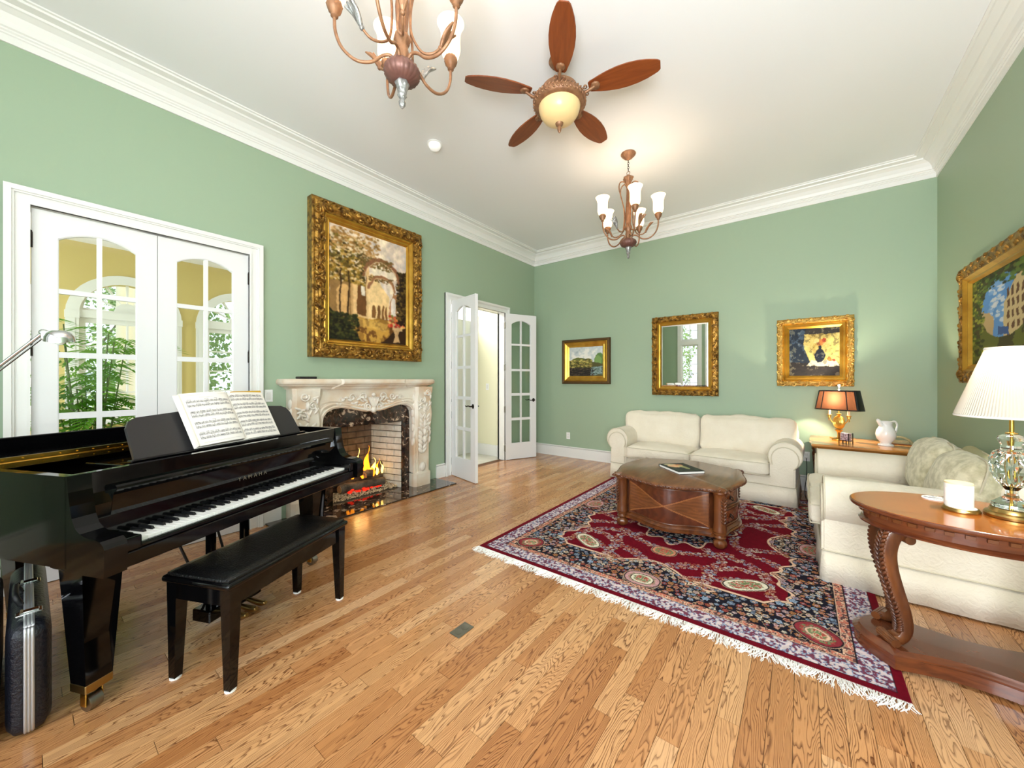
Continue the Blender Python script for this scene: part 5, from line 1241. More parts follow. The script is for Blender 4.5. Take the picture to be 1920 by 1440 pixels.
for z0, z1 in ((.146, .275), (.292, .425)):
    d = curved_panel('drawer', 'r', -.80, .80, z0, z1, .008, plainp)
    bm = B()
    for z in (z0, z1): tube(bm, [((.41 + .06 * (.5 + .5 * cos(pi * s / .80))) + .012, s * .39, z) for s in np.linspace(-.8, .8, 20)], .007, 6)
    obj('drawer_moulding', bm, M_('wood_leg'), d, smooth=60)
    for s in (-.45, .45):
        x = .41 + .06 * (.5 + .5 * cos(pi * s / .8)) + .012; zc = (z0 + z1) / 2; bm = B(); leafb(bm, (x, s * .39, zc), (0, 1, 0), (1, 0, 0), .07, .035, .004)
        tube(bm, smoothpts([(x + .002, s * .39 - .03, zc + .006), (x + .018, s * .39 - .022, zc - .014), (x + .02, s * .39, zc - .02), (x + .018, s * .39 + .022, zc - .014), (x + .002, s * .39 + .03, zc + .006)], 3), .0035, 6); obj('pull', bm, M_('bronze_dark'), d, smooth=50)
for sx in (-1, 1):
    for sy in (-1, 1):
        x, y = sx * .40, sy * .385; bm = B(); lathe(bm, [(.03, .13), (.052, .135), (.05, .16), (.046, .19), (.046, .40), (.050, .43), (.058, .44), (.05, .452)], 20, (x, y, 0)); l = obj('corner_post', bm, M_('wood_leg'), ct, smooth=40)
        bm = B(); lathe(bm, [(.018, 0), (.030, .004), (.046, .022), (.050, .042), (.044, .062), (.026, .074), (.03, .078), (.042, .082), (.046, .09), (.036, .10), (.036, .108), (.048, .114), (.05, .124), (.04, .134)], 24, (x, y, 0), lambda th, t: 1 + (.06 * cos(th * 8) if t < .38 else 0)); obj('foot', bm, M_('wood_leg'), l, smooth=50)
        bm = B(); an = atan2(sy, sx); o_ = Vector((cos(an), sin(an), 0)); s_ = Vector((-sin(an), cos(an), 0)); c0 = Vector((x, y, 0)) + o_ * .046
        scroll(bm, c0 + Vector((0, 0, .405)), s_, (0, 0, 1), .022, .007, 1.3, 0, 1, 12, 6)
        for k in range(7):
            for sd in (-1, 1): leafb(bm, c0 + s_ * sd * .013 + Vector((0, 0, .375 - .026 * k)), s_ * sd * .7 + Vector((0, 0, 1)), o_, .04, .013, .008, 6)
            leafb(bm, c0 + Vector((0, 0, .37 - .026 * k)), (0, 0, 1), o_, .035, .010, .010, 6)
        obj('post_carving', bm, M_('wood_carved'), l, smooth=60, kind='stuff')
# art book
ab = empty('art_book', (-.905, 3.80, .5005), R(-43.5), 'large hardback art book with a dark painted cover on the coffee table', 'book')
obj('page_block', box(B(), -.165, .16, -.125, .125, .003, .022), M_('paper'), ab)
bm = B(); box(bm, -.17, .165, -.13, .13, 0, .003); box(bm, -.17, -.166, -.13, .13, 0, .025); box(bm, -.17, .165, -.13, .13, .022, .0245); obj('cover', bm, M_('plastic_black'), ab)
c = Can(60, 80, .08, 41); c.put(np.ones((60, 80)), (34, 42, 34)); f = fbm(60, 80, 6, 4, 42); c.put((f - .5) * 4, (66, 74, 56), .8); c.ell(.30, .42, .2, .30, (222, 176, 132)); c.ell(.24, .62, .07, .14, (196, 120, 84)); c.ell(.5, .62, .26, .12, (170, 168, 112), .8); c.ell(.14, .3, .1, .2, (206, 190, 150), .8)
zz, xx = np.mgrid[0:60, 0:80]; colgrid('cover_print', c.a, np.stack([-.168 + xx / 79 * .331, -.128 + zz / 59 * .256, np.full(xx.shape, .0252)], -1), 'print_page', ab)

# ================================================================== OVAL SIDE TABLE
vt = empty('oval_table', (.61, 2.64, 0), 0, 'polished oval wooden table with carved scroll legs in the right foreground', 'table')
def ellr(a, b, z, n=72): return [(a * cos(2 * pi * k / n), b * sin(2 * pi * k / n), z) for k in range(n)]
bm = B(); loft(bm, [ellr(.375, .265, .712), ellr(.40, .29, .716), ellr(.408, .298, .722), ellr(.412, .302, .730), ellr(.411, .301, .738), ellr(.407, .297, .741)]); obj('rim', bm, M_('wood_red'), vt, smooth=40)
obj('top', (lambda b: (loft(b, [ellr(.405, .295, .7405), ellr(.405, .295, .7425)]), b)[1])(B()), M_('wood_amber'), vt)
bm = B(); loft(bm, [ellr(.355, .248, .648), ellr(.362, .254, .655), ellr(.362, .254, .712)]); obj('apron', bm, M_('wood_red'), vt, smooth=40)
bm = B(); loft(bm, [ellr(.362, .254, .640), ellr(.375, .267, .643), ellr(.378, .270, .651), ellr(.370, .262, .658), ellr(.364, .256, .663)]); obj('lower_moulding', bm, M_('wood_red'), vt, smooth=40)
for k in range(40):
    th = 2 * pi * k / 40; x, y = .362 * cos(th), .254 * sin(th); n_ = Vector((cos(th) / .362, sin(th) / .254, 0)).normalized(); ang = atan2(n_.y, n_.x)
    if k == 0: bm = B(); box(bm, -.002, .014, -.0145, .0145, .692, .708, .001); dm = bpy.data.meshes.new('dentil'); bm.to_mesh(dm); bm.free(); dm.materials.append(M_('wood_leg'))
    o = obj('dentil', dm, None, vt, (x, y, 0), (0, 0, ang))
def ribbon(bm, path, widths, thick, side):
    """flat curved leg: path of points, width across `side`, thickness in the path plane"""
    P = [Vector(p) for p in path]; side = Vector(side); rs = []
    for i, p in enumerate(P):
        t = (P[min(i + 1, len(P) - 1)] - P[max(i - 1, 0)]).normalized(); n_ = t.cross(side).normalized(); w = widths[0] + (widths[1] - widths[0]) * i / (len(P) - 1); th = thick[0] + (thick[1] - thick[0]) * i / (len(P) - 1)
        rs.append([bm.verts.new(p + side * sx * w + n_ * sn * th) for sx, sn in ((-.8, -1), (.8, -1), (1, -.6), (1, .6), (.8, 1), (-.8, 1), (-1, .6), (-1, -.6))])
    for i in range(len(rs) - 1):
        for k in range(8): bm.faces.new((rs[i][k], rs[i][(k + 1) % 8], rs[i + 1][(k + 1) % 8], rs[i + 1][k]))
    bm.faces.new(rs[0][::-1]); bm.faces.new(rs[-1])
for ang in (205, 155, 25, -25):
    a = R(ang); o_ = Vector((cos(a), sin(a) * .9, 0)); s_ = Vector((-sin(a), cos(a), 0)).normalized()
    rp = [(.262, .648), (.300, .610), (.318, .54), (.312, .46), (.290, .37), (.264, .28), (.250, .21), (.252, .16), (.272, .128), (.30, .122)]
    path = smoothpts([o_ * r + Vector((0, 0, z)) for r, z in rp], 4); bm = B(); ribbon(bm, path, (.034, .027), (.030, .020), s_); l = obj('leg', bm, M_('wood_leg'), vt, smooth=40)
    bm = B()
    for i in range(3, len(path) - 8):
        t_ = (path[i + 1] - path[i - 1]).normalized(); n_ = t_.cross(s_).normalized(); n_ = n_ if n_.dot(o_) > 0 else -n_
        if 3 <= i < 19 or i > len(path) - 19:
            for sd in (-1, 1): leafb(bm, path[i] + n_ * (.030 - .008 * i / len(path)) + s_ * sd * .015, -t_ * 1 + s_ * sd * .9, n_, .044, .013, .011, 6)
        leafb(bm, path[i] + n_ * (.028 - .008 * i / len(path)), t_, n_, .03, .007, .007, 6)
    obj('leg_carving', bm, M_('wood_carved'), l, smooth=60, kind='stuff')
    c0 = o_ * .250 + Vector((0, 0, .606)); bm = B(); cyl(bm, c0 - s_ * .042, c0 + s_ * .042, .021, seg=18); obj('scroll_end', bm, M_('wood_leg'), l, smooth=40)
    c1 = o_ * .312 + Vector((0, 0, .122)); rad_ = o_.normalized()
    def fr_(q, w): rr_ = .0185 * (1 + .07 * cos(q * 14)); return c1 + (rad_ * cos(q) + Vector((0, 0, 1)) * sin(q)) * rr_ + s_ * w
    bm = B(); loft(bm, [[fr_(2 * pi * k / 84, w) for k in range(84)] for w in (-.05, -.048, .048, .05)]); obj('scroll_foot', bm, M_('wood_leg'), l, smooth=30)
def base_ring(k, z, n=14):
    cx, cy = .268 - k, .19 - k * .8; P = []
    for i in range(n): s = -1 + 2 * i / n; P.append((s * cx, -(cy - .062 * cos(s * pi / 2)), z))
    for i in range(n): s = -1 + 2 * i / n; P.append((cx + (.125) * cos(s * pi / 2), s * cy, z))
    for i in range(n): s = -1 + 2 * i / n; P.append((-s * cx, (cy - .062 * cos(s * pi / 2)), z))
    for i in range(n): s = -1 + 2 * i / n; P.append((-cx - (.125) * cos(s * pi / 2), -s * cy, z))
    return P
bm = B(); loft(bm, [base_ring(0, .016), base_ring(0, .070), base_ring(-.006, .074), base_ring(-.007, .082), base_ring(.004, .090), base_ring(.012, .094), base_ring(.02, .102)]); obj('base', bm, M_('wood_red'), vt, smooth=35)
bm = B(); cyl(bm, (.24, .15, .012), (.24, .15, .018), .02, seg=12)
for x, y in ((-.24, .15), (.24, -.15), (-.24, -.15)): cyl(bm, (x, y, .012), (x, y, .018), .02, seg=12)
obj('feet', bm, M_('plastic_black'), vt)

# things on the oval table
def onplane(u, d):
    r = (u - 960) / 703; return (d * (.7914 * r - .6113), d * (.6113 * r + .7914))
jx, jy = onplane(1802, 1.745)
t = empty('coaster', (jx, jy, .7427), 0, 'round brass rimmed coaster under the large white candle', 'coaster'); t.scale = (.70, .70, 1)
bm = B(); lathe(bm, [(.085, 0), (.087, .004), (.086, .010), (.082, .012), (.081, .016), (.078, .018)], 40); obj('dish', bm, M_('brass_dark'), t, smooth=35)
bm = B(); lathe(bm, [(.070, .0178), (.070, .0195)], 40); obj('pad', bm, M_('plastic_white'), t)
t = empty('candle_jar', (jx - .006, jy + .004, .7625), 0, 'large white candle jar with a pale wooden lid on brass coaster', 'candle'); t.scale = (.76, .76, 1)
bm = B(); lathe(bm, [(.058, 0), (.061, .004), (.0615, .10), (.059, .105)], 40); obj('jar', bm, M_('candle_white'), t, smooth=35)
bm = B(); lathe(bm, [(.060, .105), (.0605, .107), (.059, .112)], 40); obj('lid', bm, M_('wax'), t, smooth=35)
bm = B()
for k in range(6): a = R(196 + 4 * k); a2 = R(196 + 4 * (k + 1)); v = [bm.verts.new((.0625 * cos(q), .0625 * sin(q), z)) for q, z in ((a, .025), (a2, .025), (a2, .085), (a, .085))]; bm.faces.new(v)
obj('label', bm, M_('plastic_white'), t)
px_, py_ = onplane(1750, 1.93); c = Can(60, 60, .02, 60); c.put(np.ones((60, 60)), (238, 238, 236)); f = fbm(60, 60, 9, 3, 61); c.put(((f > .55) & ((c.u - .5) ** 2 + (c.v - .5) ** 2 < .19)).astype(float), (110, 116, 128))
t = empty('paper_coaster', (px_ + .01, py_, .7427), 0, 'round white printed coaster lying behind the candle', 'coaster')
bm = B(); lathe(bm, [(.052, 0), (.053, .002), (.052, .0035)], 36); obj('disc', bm, M_('porcelain'), t)
ang = np.linspace(0, 2 * np.pi, 60)[None, :] * np.ones((30, 1)); rad = np.linspace(0.001, .050, 30)[:, None] * np.ones((1, 60)); ii = (np.clip((.5 + rad / .104 * np.sin(ang)) * 59, 0, 59)).astype(int); jj = (np.clip((.5 + rad / .104 * np.cos(ang)) * 59, 0, 59)).astype(int)
colgrid('print', c.a[ii, jj], np.stack([rad * np.cos(ang), rad * np.sin(ang), np.full(rad.shape, .0038)], -1), 'print_page', t)

# crystal lamp
lx, ly = onplane(1897, 1.66)
t = empty('crystal_lamp', (lx, ly, .7427), 0, 'cut crystal table lamp with a wide pleated white shade', 'lamp'); t.scale = (.62, .62, 1)
bm = B(); lathe(bm, [(.10, 0), (.128, .002), (.130, .012), (.124, .020), (.106, .024), (.104, .034), (.098, .040), (.04, .042)], 48); obj('base', bm, M_('brass_dark'), t, smooth=35)
bm = B(); lathe(bm, [(.088, .043), (.094, .050), (.090, .062), (.062, .078), (.036, .092), (.028, .108), (.030, .122), (.05, .140)], 20, flute=lambda th, t_: 1 + .03 * cos(th * 20) * (1 if t_ < .6 else 0)); obj('crystal_foot', bm, M_('crystal'), t)
bm = B(); seg = 24; prof = [(.05, .140), (.078, .165), (.096, .20), (.104, .235), (.100, .262), (.086, .285), (.066, .296)]; rings = []
for i, (r_, z_) in enumerate(prof):
    rings.append([bm.verts.new((r_ * (1 + (.05 if (k + i) % 2 else -.03)) * cos(2 * pi * k / seg), r_ * (1 + (.05 if (k + i) % 2 else -.03)) * sin(2 * pi * k / seg), z_)) for k in range(seg)])
for i in range(len(rings) - 1):
    for k in range(seg):
        a_, b_, c_, d_ = rings[i][k], rings[i][(k + 1) % seg], rings[i + 1][(k + 1) % seg], rings[i + 1][k]
        if (k + i) % 2: bm.faces.new((a_, b_, d_)); bm.faces.new((b_, c_, d_))
        else: bm.faces.new((a_, b_, c_)); bm.faces.new((a_, c_, d_))
bm.faces.new(rings[0][::-1]); bm.faces.new(rings[-1]); obj('crystal_body', bm, M_('crystal'), t)
bm = B(); lathe(bm, [(.060, .297), (.052, .304), (.050, .320), (.060, .335), (.068, .348), (.062, .358), (.040, .366), (.018, .370)], 32); obj('crystal_neck', bm, M_('crystal'), t, smooth=40)
bm = B(); cyl(bm, (0, 0, .04), (0, 0, .37), .006, seg=12); lathe(bm, [(.030, .37), (.030, .375), (.012, .378), (.012, .44), (.018, .445), (.018, .47)], 20); obj('brass_stem', bm, M_('brass'), t, smooth=35)
bm = B(); nseg = 216; prof = [(.270, .442), (.272, .448), (.268, .458), (.125, .742), (.126, .752), (.122, .756)]
rings = [[bm.verts.new((r_ * (1 + (.008 * cos(k * pi) if 1 < i < 4 else 0)) * cos(2 * pi * k / nseg), r_ * (1 + (.008 * cos(k * pi) if 1 < i < 4 else 0)) * sin(2 * pi * k / nseg), z_)) for k in range(nseg)] for i, (r_, z_) in enumerate(prof)]
for i in range(len(rings) - 1):
    for k in range(nseg): bm.faces.new((rings[i][k], rings[i][(k + 1) % nseg], rings[i + 1][(k + 1) % nseg], rings[i + 1][k]))
obj('lamp_shade', bm, M_('shade_pleat'), t)
bm = B()
for r_, z_ in ((.270, .447), (.1245, .750)): tube(bm, [(r_ * cos(q), r_ * sin(q), z_) for q in np.linspace(0, 2 * pi, 61)[:-1]], .0045, 6, closed=True)
for k in range(3): cyl(bm, (0, 0, .740), (.124 * cos(k * 2.09), .124 * sin(k * 2.09), .748), .002, seg=6)
obj('shade_rim', bm, M_('candle_white'), t)
lamp('crystal_lamp_light', 'POINT', (lx, ly, 1.41), 19, (1, .91, .76), radius=.04)

# ================================================================== CORNER TABLE AND WHAT STANDS ON IT
et = empty('end_table', (.08, 4.99, 0), 0, 'honey wood side table with shaped top in the corner between the two sofas', 'table')
w_, d_ = .84, .80
def etr(k, z):
    P = []; 
    for p0, p1 in (((k, k), (w_ - k, k)), ((w_ - k, k), (w_ - k, d_ - k)), ((w_ - k, d_ - k), (k, d_ - k)), ((k, d_ - k), (k, k))):
        for i in range(20):
            f = i / 20; x = p0[0] + (p1[0] - p0[0]) * f; y = p0[1] + (p1[1] - p0[1]) * f; b_ = .012 * (1 if .25 < f < .75 else 0)
            nx_, ny_ = (p1[1] - p0[1]), -(p1[0] - p0[0]); l_ = sqrt(nx_ ** 2 + ny_ ** 2); P.append((x + nx_ / l_ * b_, y + ny_ / l_ * b_, z))
    return P
bm = B(); loft(bm, [etr(.03, .645), etr(.022, .655), etr(.008, .662), etr(0, .672), etr(.0, .680), etr(.008, .690)]); obj('top', bm, M_('wood_honey'), et, smooth=35)
bm = B(); box(bm, .04, w_ - .04, .04, d_ - .04, .55, .646, .004); obj('apron', bm, M_('wood_leg'), et)
for x0, x1 in ((.07, .40), (.43, .77)): d = obj('drawer', box(B(), x0, x1, .030, .042, .562, .634, .004), M_('wood_honey'), et); obj('knob', (lambda b: (ball(b, ((x0 + x1) / 2, .022, .598), .012), b)[1])(B()), M_('brass'), d, smooth=60)
for x in (.055, w_ - .055):
    for y in (.055, d_ - .055):
        bm = B(); lathe(bm, [(.018, 0), (.026, .01), (.02, .03), (.016, .10), (.022, .3), (.034, .44), (.038, .49), (.03, .52), (.042, .535), (.042, .56)], 18, (x, y, 0)); obj('leg', bm, M_('wood_leg'), et, smooth=50)
obj('shelf', box(B(), .06, w_ - .06, .06, d_ - .06, .12, .14, .004), M_('wood_leg'), et)
# three light candlestick lamp
bx2, by2 = onplane(1573, 4.15)
t = empty('candlestick_lamp', (bx2, by2, .6905), R(-33), 'brass candlestick lamp with a black and copper oval shade', 'lamp'); t.scale = (.78, .78, 1)
bm = B(); lathe(bm, [(.075, 0), (.078, .006), (.07, .012), (.045, .018), (.02, .03), (.016, .06), (.022, .09), (.05, .115)], 28); 
for k in range(4): tube(bm, smoothpts([(.06 * cos(k * pi / 2 + .5), .06 * sin(k * pi / 2 + .5), .012), (.09 * cos(k * pi / 2 + .5), .09 * sin(k * pi / 2 + .5), .02), (.095 * cos(k * pi / 2 + .5), .095 * sin(k * pi / 2 + .5), .03)], 3), .008, 6)
obj('base', bm, M_('lamp_gold'), t, smooth=40)
bm = B(); ball(bm, (0, 0, .195), .075, (1, .45, 1.05), 24)
for r_ in (.03, .045, .06): tube(bm, [(r_ * cos(q), -.034 + (r_ / .075) ** 2 * .02, .195 + r_ * sin(q)) for q in np.linspace(0, 2 * pi, 25)[:-1]], .003, 5, closed=True)
obj('urn', bm, M_('lamp_gold'), t, smooth=50)
bm = B()
for s in (-1, 1): tube(bm, smoothpts([(s * .06, 0, .18), (s * .09, 0, .20), (s * .115, 0, .235), (s * .13, 0, .22), (s * .12, 0, .21)], 5), .0055, 6); lathe(bm, [(.008, .235), (.02, .24), (.02, .265), (.03, .272), (.03, .276)], 18, (s * .12, 0, 0))
lathe(bm, [(.012, .27), (.022, .28), (.028, .292), (.01, .296), (.007, .46), (.007, .56)], 18)
obj('branch', bm, M_('lamp_gold'), t, smooth=40)
for s in (-1, 1): bm = B(); cyl(bm, (s * .12, 0, .276), (s * .12, 0, .36), .015, seg=14); obj('candle_tube', bm, M_('wax'), t, smooth=40)
bm = B(); lathe(bm, [(.006, .55), (.012, .56), (.006, .575), (.014, .59), (.018, .615), (.004, .62)], 14); obj('finial', bm, M_('porcelain'), t, smooth=40)
def ov(a, b, z, n=48): 
    P = []
    for k in range(n):
        q = 2 * pi * k / n; e = .55; P.append((a * abs(cos(q)) ** e * (1 if cos(q) >= 0 else -1), b * abs(sin(q)) ** e * (1 if sin(q) >= 0 else -1), z))
    return P
sh = obj('lamp_shade', (lambda b: (loft(b, [ov(.275, .115, .335), ov(.225, .095, .545)], False), b)[1])(B()), M_('shade_copper'), t)
bm = B()
for a_, b_, z_ in ((.277, .117, .337), (.227, .097, .543)): tube(bm, ov(a_, b_, z_), .007, 6, closed=True)
A0, A1 = ov(.277, .117, .337), ov(.227, .097, .543)
for k in (3, 9, 15, 21, 27, 33, 39, 45): tube(bm, [A0[k], A1[k]], .006, 6)
def strip(k0, k1):
    for k in range(k0, k1): v = [bm.verts.new(p) for p in (A0[k % 48], A0[(k + 1) % 48], A1[(k + 1) % 48], A1[k % 48])]; bm.faces.new(v)
strip(-4, 5); strip(20, 29)
obj('shade_trim', bm, M_('slate_black'), sh)
lamp('candlestick_lamp_light', 'POINT', (bx2, by2, 1.15), 48, (1, .88, .66), radius=.02)
# pitcher
px2, py2 = onplane(1661, 3.80)
t = empty('pitcher', (px2, py2, .6905), R(35), 'glossy white porcelain pitcher on the corner side table', 'pitcher'); t.scale = (.80, .80, 1)
bm = B(); lathe(bm, [(.075, 0), (.078, .006), (.07, .014), (.05, .022), (.055, .035), (.088, .07), (.098, .11), (.09, .15), (.066, .19), (.058, .215), (.066, .245), (.064, .245), (.055, .215), (.062, .19), (.03, .16)], 36, flute=lambda th, t_: 1 + (.28 * max(0, cos(th - pi)) ** 6 * max(0, (t_ - .62)) * 3.0 if t_ < .76 else 0)); obj('body', bm, M_('porcelain'), t, smooth=60)
bm = B(); tube(bm, smoothpts([(.055, 0, .225), (.10, 0, .245), (.135, 0, .215), (.125, 0, .15), (.105, 0, .10), (.088, 0, .085)], 5), .010, 8); obj('handle', bm, M_('porcelain'), t, smooth=60)
bm = B(); tube(bm, smoothpts([(-.05, 0, .21), (-.085, 0, .245), (-.105, 0, .262)], 4), [.03, .012], 10); obj('spout', bm, M_('porcelain'), t, smooth=60)
# small framed photo stand
vx, vy = onplane(1586, 3.93)
t = empty('votive_stand', (vx, vy, .6905), R(-36), 'small square patterned votive holder on a black iron stand before the candlestick lamp', 'candle holder')
bm = B()
for s in (-1, 1):
    for q in (-1, 1): bar(bm, (s * .045, q * .03, 0), (s * .045, q * .03, .11), .006)
    bar(bm, (s * .045, -.03, .03), (s * .045, .03, .03), .005)
for q in (-1, 1): bar(bm, (-.045, q * .03, .03), (.045, q * .03, .03), .005); bar(bm, (-.012, q * .03, 0), (-.012, q * .03, .03), .004); bar(bm, (.02, q * .03, 0), (.02, q * .03, .05), .004)
obj('stand', bm, M_('bronze_dark'), t); obj('votive', box(B(), -.038, .038, -.026, .026, .032, .108, .004), M_('plaster_purple'), t)
t = empty('dish', (.80, 5.50, .6905), 0, 'low curved olive brown dish standing behind the white pitcher', 'dish'); bm = B(); tube(bm, smoothpts([(-.09, 0, .0), (-.07, 0, .05), (0, 0, .075), (.07, 0, .05), (.09, 0, .0)], 5), .012, 8); box(bm, -.07, .07, -.004, .004, 0, .045); obj('back', bm, M_('pillow_olive'), t, smooth=40)
bm = B(); box(bm, -.09, .09, -.03, .03, 0, .008, .002); obj('base', bm, M_('wood_leg'), t)

# ================================================================== RUG
RCX, RCY, RHX, RHY = -.853, 3.775, 1.215, 1.53
def rug_colours(nx, ny):
    """quarter of the design, mirrored; dx, dy distances from the centre in metres"""
    X = np.linspace(0, RHX, nx)[None, :] * np.ones((ny, 1)); Y = np.linspace(0, RHY, ny)[:, None] * np.ones((1, nx))
    wine = np.array((108, 10, 28)); navy = np.array((30, 28, 40)); blue = np.array((146, 168, 196)); peach = np.array((222, 186, 158)); cream = np.array((226, 218, 196)); dark = np.array((44, 34, 40))
    A = np.ones((ny, nx, 3)) * wine; ex, ey = RHX - X, RHY - Y; e = np.minimum(ex, ey)
    nz1 = fbm(ny, nx, 110, 2, 71); nz2 = fbm(ny, nx, 26, 3, 72)
    def put(m, c): A[m] = c
    put((e > .035) & (e < .155), blue); put((e > .155) & (e < .20), peach); put((e > .20) & (e < .43), navy * 1.0)
    # scalloped inner edge of the main border
    near = ey < .43; ph = np.where(near, X, Y); 
    sc = .44 + .05 * np.cos(ph * 2 * np.pi / .62) + .018 * np.cos(ph * 2 * np.pi / .155)
    cor = np.sqrt(np.maximum(0, ex - .38) ** 2 + np.maximum(0, ey - .38) ** 2) < .17
    bump = (np.abs(X) < .26) & (ey < .43 + .15 * np.cos(X / .26 * np.pi / 2)) | (np.abs(Y) < .26) & (ex < .43 + .13 * np.cos(Y / .26 * np.pi / 2))
    inb = (e > .20) & ((e < sc) | cor | bump); put(inb, navy)
    # outline of that edge in peach
    k = np.zeros_like(inb); 
    for s in range(1, 9): 
        k[:-s, :] |= inb[:-s, :] ^ inb[s:, :]; k[:, :-s] |= inb[:, :-s] ^ inb[:, s:]
    put(k & (e > .3), peach); k2 = np.zeros_like(inb)
    for s in range(1, 3): k2[:-s, :] |= inb[:-s, :] ^ inb[s:, :]; k2[:, :-s] |= inb[:, :-s] ^ inb[:, s:]
    put(k2 & (e > .3), dark)
    # centre medallion
    th = np.arctan2(Y * .72, X); rm = np.sqrt(X ** 2 + (Y * .72) ** 2); lob = .36 + .035 * np.cos(th * 12) ; put(rm < lob + .02, peach); put(rm < lob, navy); put(rm < .16 + .02 * np.cos(th * 8), wine * .9); put(rm < .08, cream)
    def window(cx, cy, r):
        i0, i1 = max(0, int((cy - r) / RHY * (ny - 1))), min(ny, int((cy + r) / RHY * (ny - 1)) + 2); j0, j1 = max(0, int((cx - r) / RHX * (nx - 1))), min(nx, int((cx + r) / RHX * (nx - 1)) + 2)
        return slice(i0, i1), slice(j0, j1)
    rn = np.random.default_rng(9)
    def flower(cx, cy, r, c1, c2, oc):
        si, sj = window(cx, cy, r * 1.25)
        dx, dy = X[si, sj] - cx, Y[si, sj] - cy
        if dx.size == 0: return
        t_ = np.arctan2(dy, dx); d = np.hypot(dx, dy) / (r * (1 + .16 * np.cos(t_ * rn.choice([5, 6]) + rn.uniform(0, 6)))); a = A[si, sj]
        a[d < 1.22] = oc; a[d < 1.0] = c1; a[(d < .62) & (d > .42)] = oc * .6 + c1 * .4; a[d < .42] = c2; a[d < .15] = oc
    pal = [(206, 178, 158), (150, 172, 198), (196, 132, 108), (222, 210, 190), (176, 120, 76), (118, 134, 158), (190, 160, 170), (160, 74, 66)]
    pal = [np.array(p) for p in pal]
    def scatter(mask, n, r0, r1, oc, tries=6, gap=1.9):
        pts = np.zeros((0, 3)); ii, jj = np.nonzero(mask); 
        if len(ii) == 0: return
        cnt = 0
        for _ in range(n * tries):
            q = rn.integers(len(ii)); x, y = X[0, jj[q]], Y[ii[q], 0]; r = rn.uniform(r0, r1)
            if len(pts) and np.min(np.hypot(pts[:, 0] - x, pts[:, 1] - y) - (pts[:, 2] + r) * gap / 2) < 0: continue
            pts = np.vstack([pts, (x, y, r)]); c1, c2 = pal[rn.integers(len(pal))], pal[rn.integers(len(pal))]; flower(x, y, r, c1, c2, oc); cnt += 1
            if cnt >= n: break
    # vines
    put(inb & (np.abs(nz2 - .5) < .012) & (e > .2), np.array((206, 176, 140)))
    scatter(inb & (e > .215), 900, .010, .021, dark * .7, 5, 2.15)
    put((e > .20) & (e < .206) | (e > .150) & (e < .156) | (e > .034) & (e < .040), dark)
    g = (e > .04) & (e < .15); put(g & (nz1 > .54), np.array((214, 196, 196))); put(g & (nz1 < .43), np.array((116, 60, 78))); put(g & (np.abs(nz1 - .5) < .018), np.array((84, 92, 132)))
    g = (e > .158) & (e < .198); put(g & (nz1 > .56), np.array((190, 108, 90))); put(g & (nz1 < .44), np.array((98, 66, 66)))
    # sprays over the wine field
    field = (e > sc + .02) & ~cor & ~bump & (rm > lob + .03); sp = np.zeros_like(field)
    for (x0, y0, x1, y1, bend) in ((.05, .62, .60, .48, .10), (.10, .88, .72, .62, .06), (.40, .10, .66, .52, -.06), (.25, .45, .42, .98, .07), (.62, .80, .30, 1.02, .05), (.70, .20, .52, .30, .02), (.02, .95, .30, .80, .04), (.55, .55, .74, .95, .03)):
        for f in np.linspace(0, 1, 40):
            cx = x0 + (x1 - x0) * f + bend * np.sin(np.pi * f * 1.5); cy = y0 + (y1 - y0) * f + bend * .6 * np.cos(np.pi * f * 2); si, sj = window(cx, cy, .045); sp[si, sj] |= np.hypot(X[si, sj] - cx, Y[si, sj] - cy) < .033
    sp &= field; scatter(sp, 700, .007, .015, np.array((96, 22, 36)), 6, 2.05)
    put(sp & (np.abs(nz1 - .5) < .012) & (A.sum(-1) < 200), np.array((216, 190, 160)))
    scatter((rm < lob) & (rm > .19), 90, .010, .02, navy * .8, 6, 2.1)
    # rosettes and cartouches
    def cart(cx, cy, rx, ry, ang, c, inner=True):
        si, sj = window(cx, cy, max(rx, ry) * 1.4); dx, dy = X[si, sj] - cx, Y[si, sj] - cy; u = (dx * cos(ang) + dy * sin(ang)) / rx; v = (-dx * sin(ang) + dy * cos(ang)) / ry; d = (np.abs(u) ** 2.6 + np.abs(v) ** 2.2); a = A[si, sj]
        a[d < 1.35] = peach * .8; a[d < 1.2] = dark; a[d < 1.0] = c
        n_ = nz1[si, sj]; 
        if inner: a[(d < .6) & (n_ > .53)] = np.array((120, 132, 92)); a[(d < .5) & (n_ < .45)] = np.array((176, 84, 70))
    cart(.563, .90, .135, .065, -.65, cream)
    cart(0, .72, .085, .07, 0, np.array((206, 140, 110))); 
    cart(0, 1.235, .11, .085, 0, np.array((196, 150, 150))); cart(0, 1.235, .07, .055, 0, cream)
    cart(.92, 0, .08, .11, 0, np.array((196, 150, 150))); cart(.92, 1.22, .10, .08, .7, np.array((140, 50, 58))); cart(.92, 1.22, .055, .045, .7, peach)
    return A
nq, mq = 330, 420; Aq = rug_colours(nq, mq)
full = np.concatenate([Aq[::-1], Aq[1:]], 0); full = np.concatenate([full[:, ::-1], full[:, 1:]], 1); full = full * (.93 + .14 * fbm(full.shape[0], full.shape[1], 180, 1, 5))[..., None]
rug = empty('rug', (RCX, RCY, 0), 0, 'large wine red and navy Persian style rug with white fringe under the coffee table', 'rug')
h, w = full.shape[:2]; yy, xx = np.mgrid[0:h, 0:w]
colgrid('pile', full, np.stack([(xx / (w - 1) * 2 - 1) * RHX, (yy / (h - 1) * 2 - 1) * RHY, .0115 + .0 * xx], -1), 'rug_pile', rug)
obj('backing', box(B(), -RHX - .002, RHX + .002, -RHY - .002, RHY + .002, .0012, .0112), mat('rug_edge', (112, 14, 30), .95), rug)
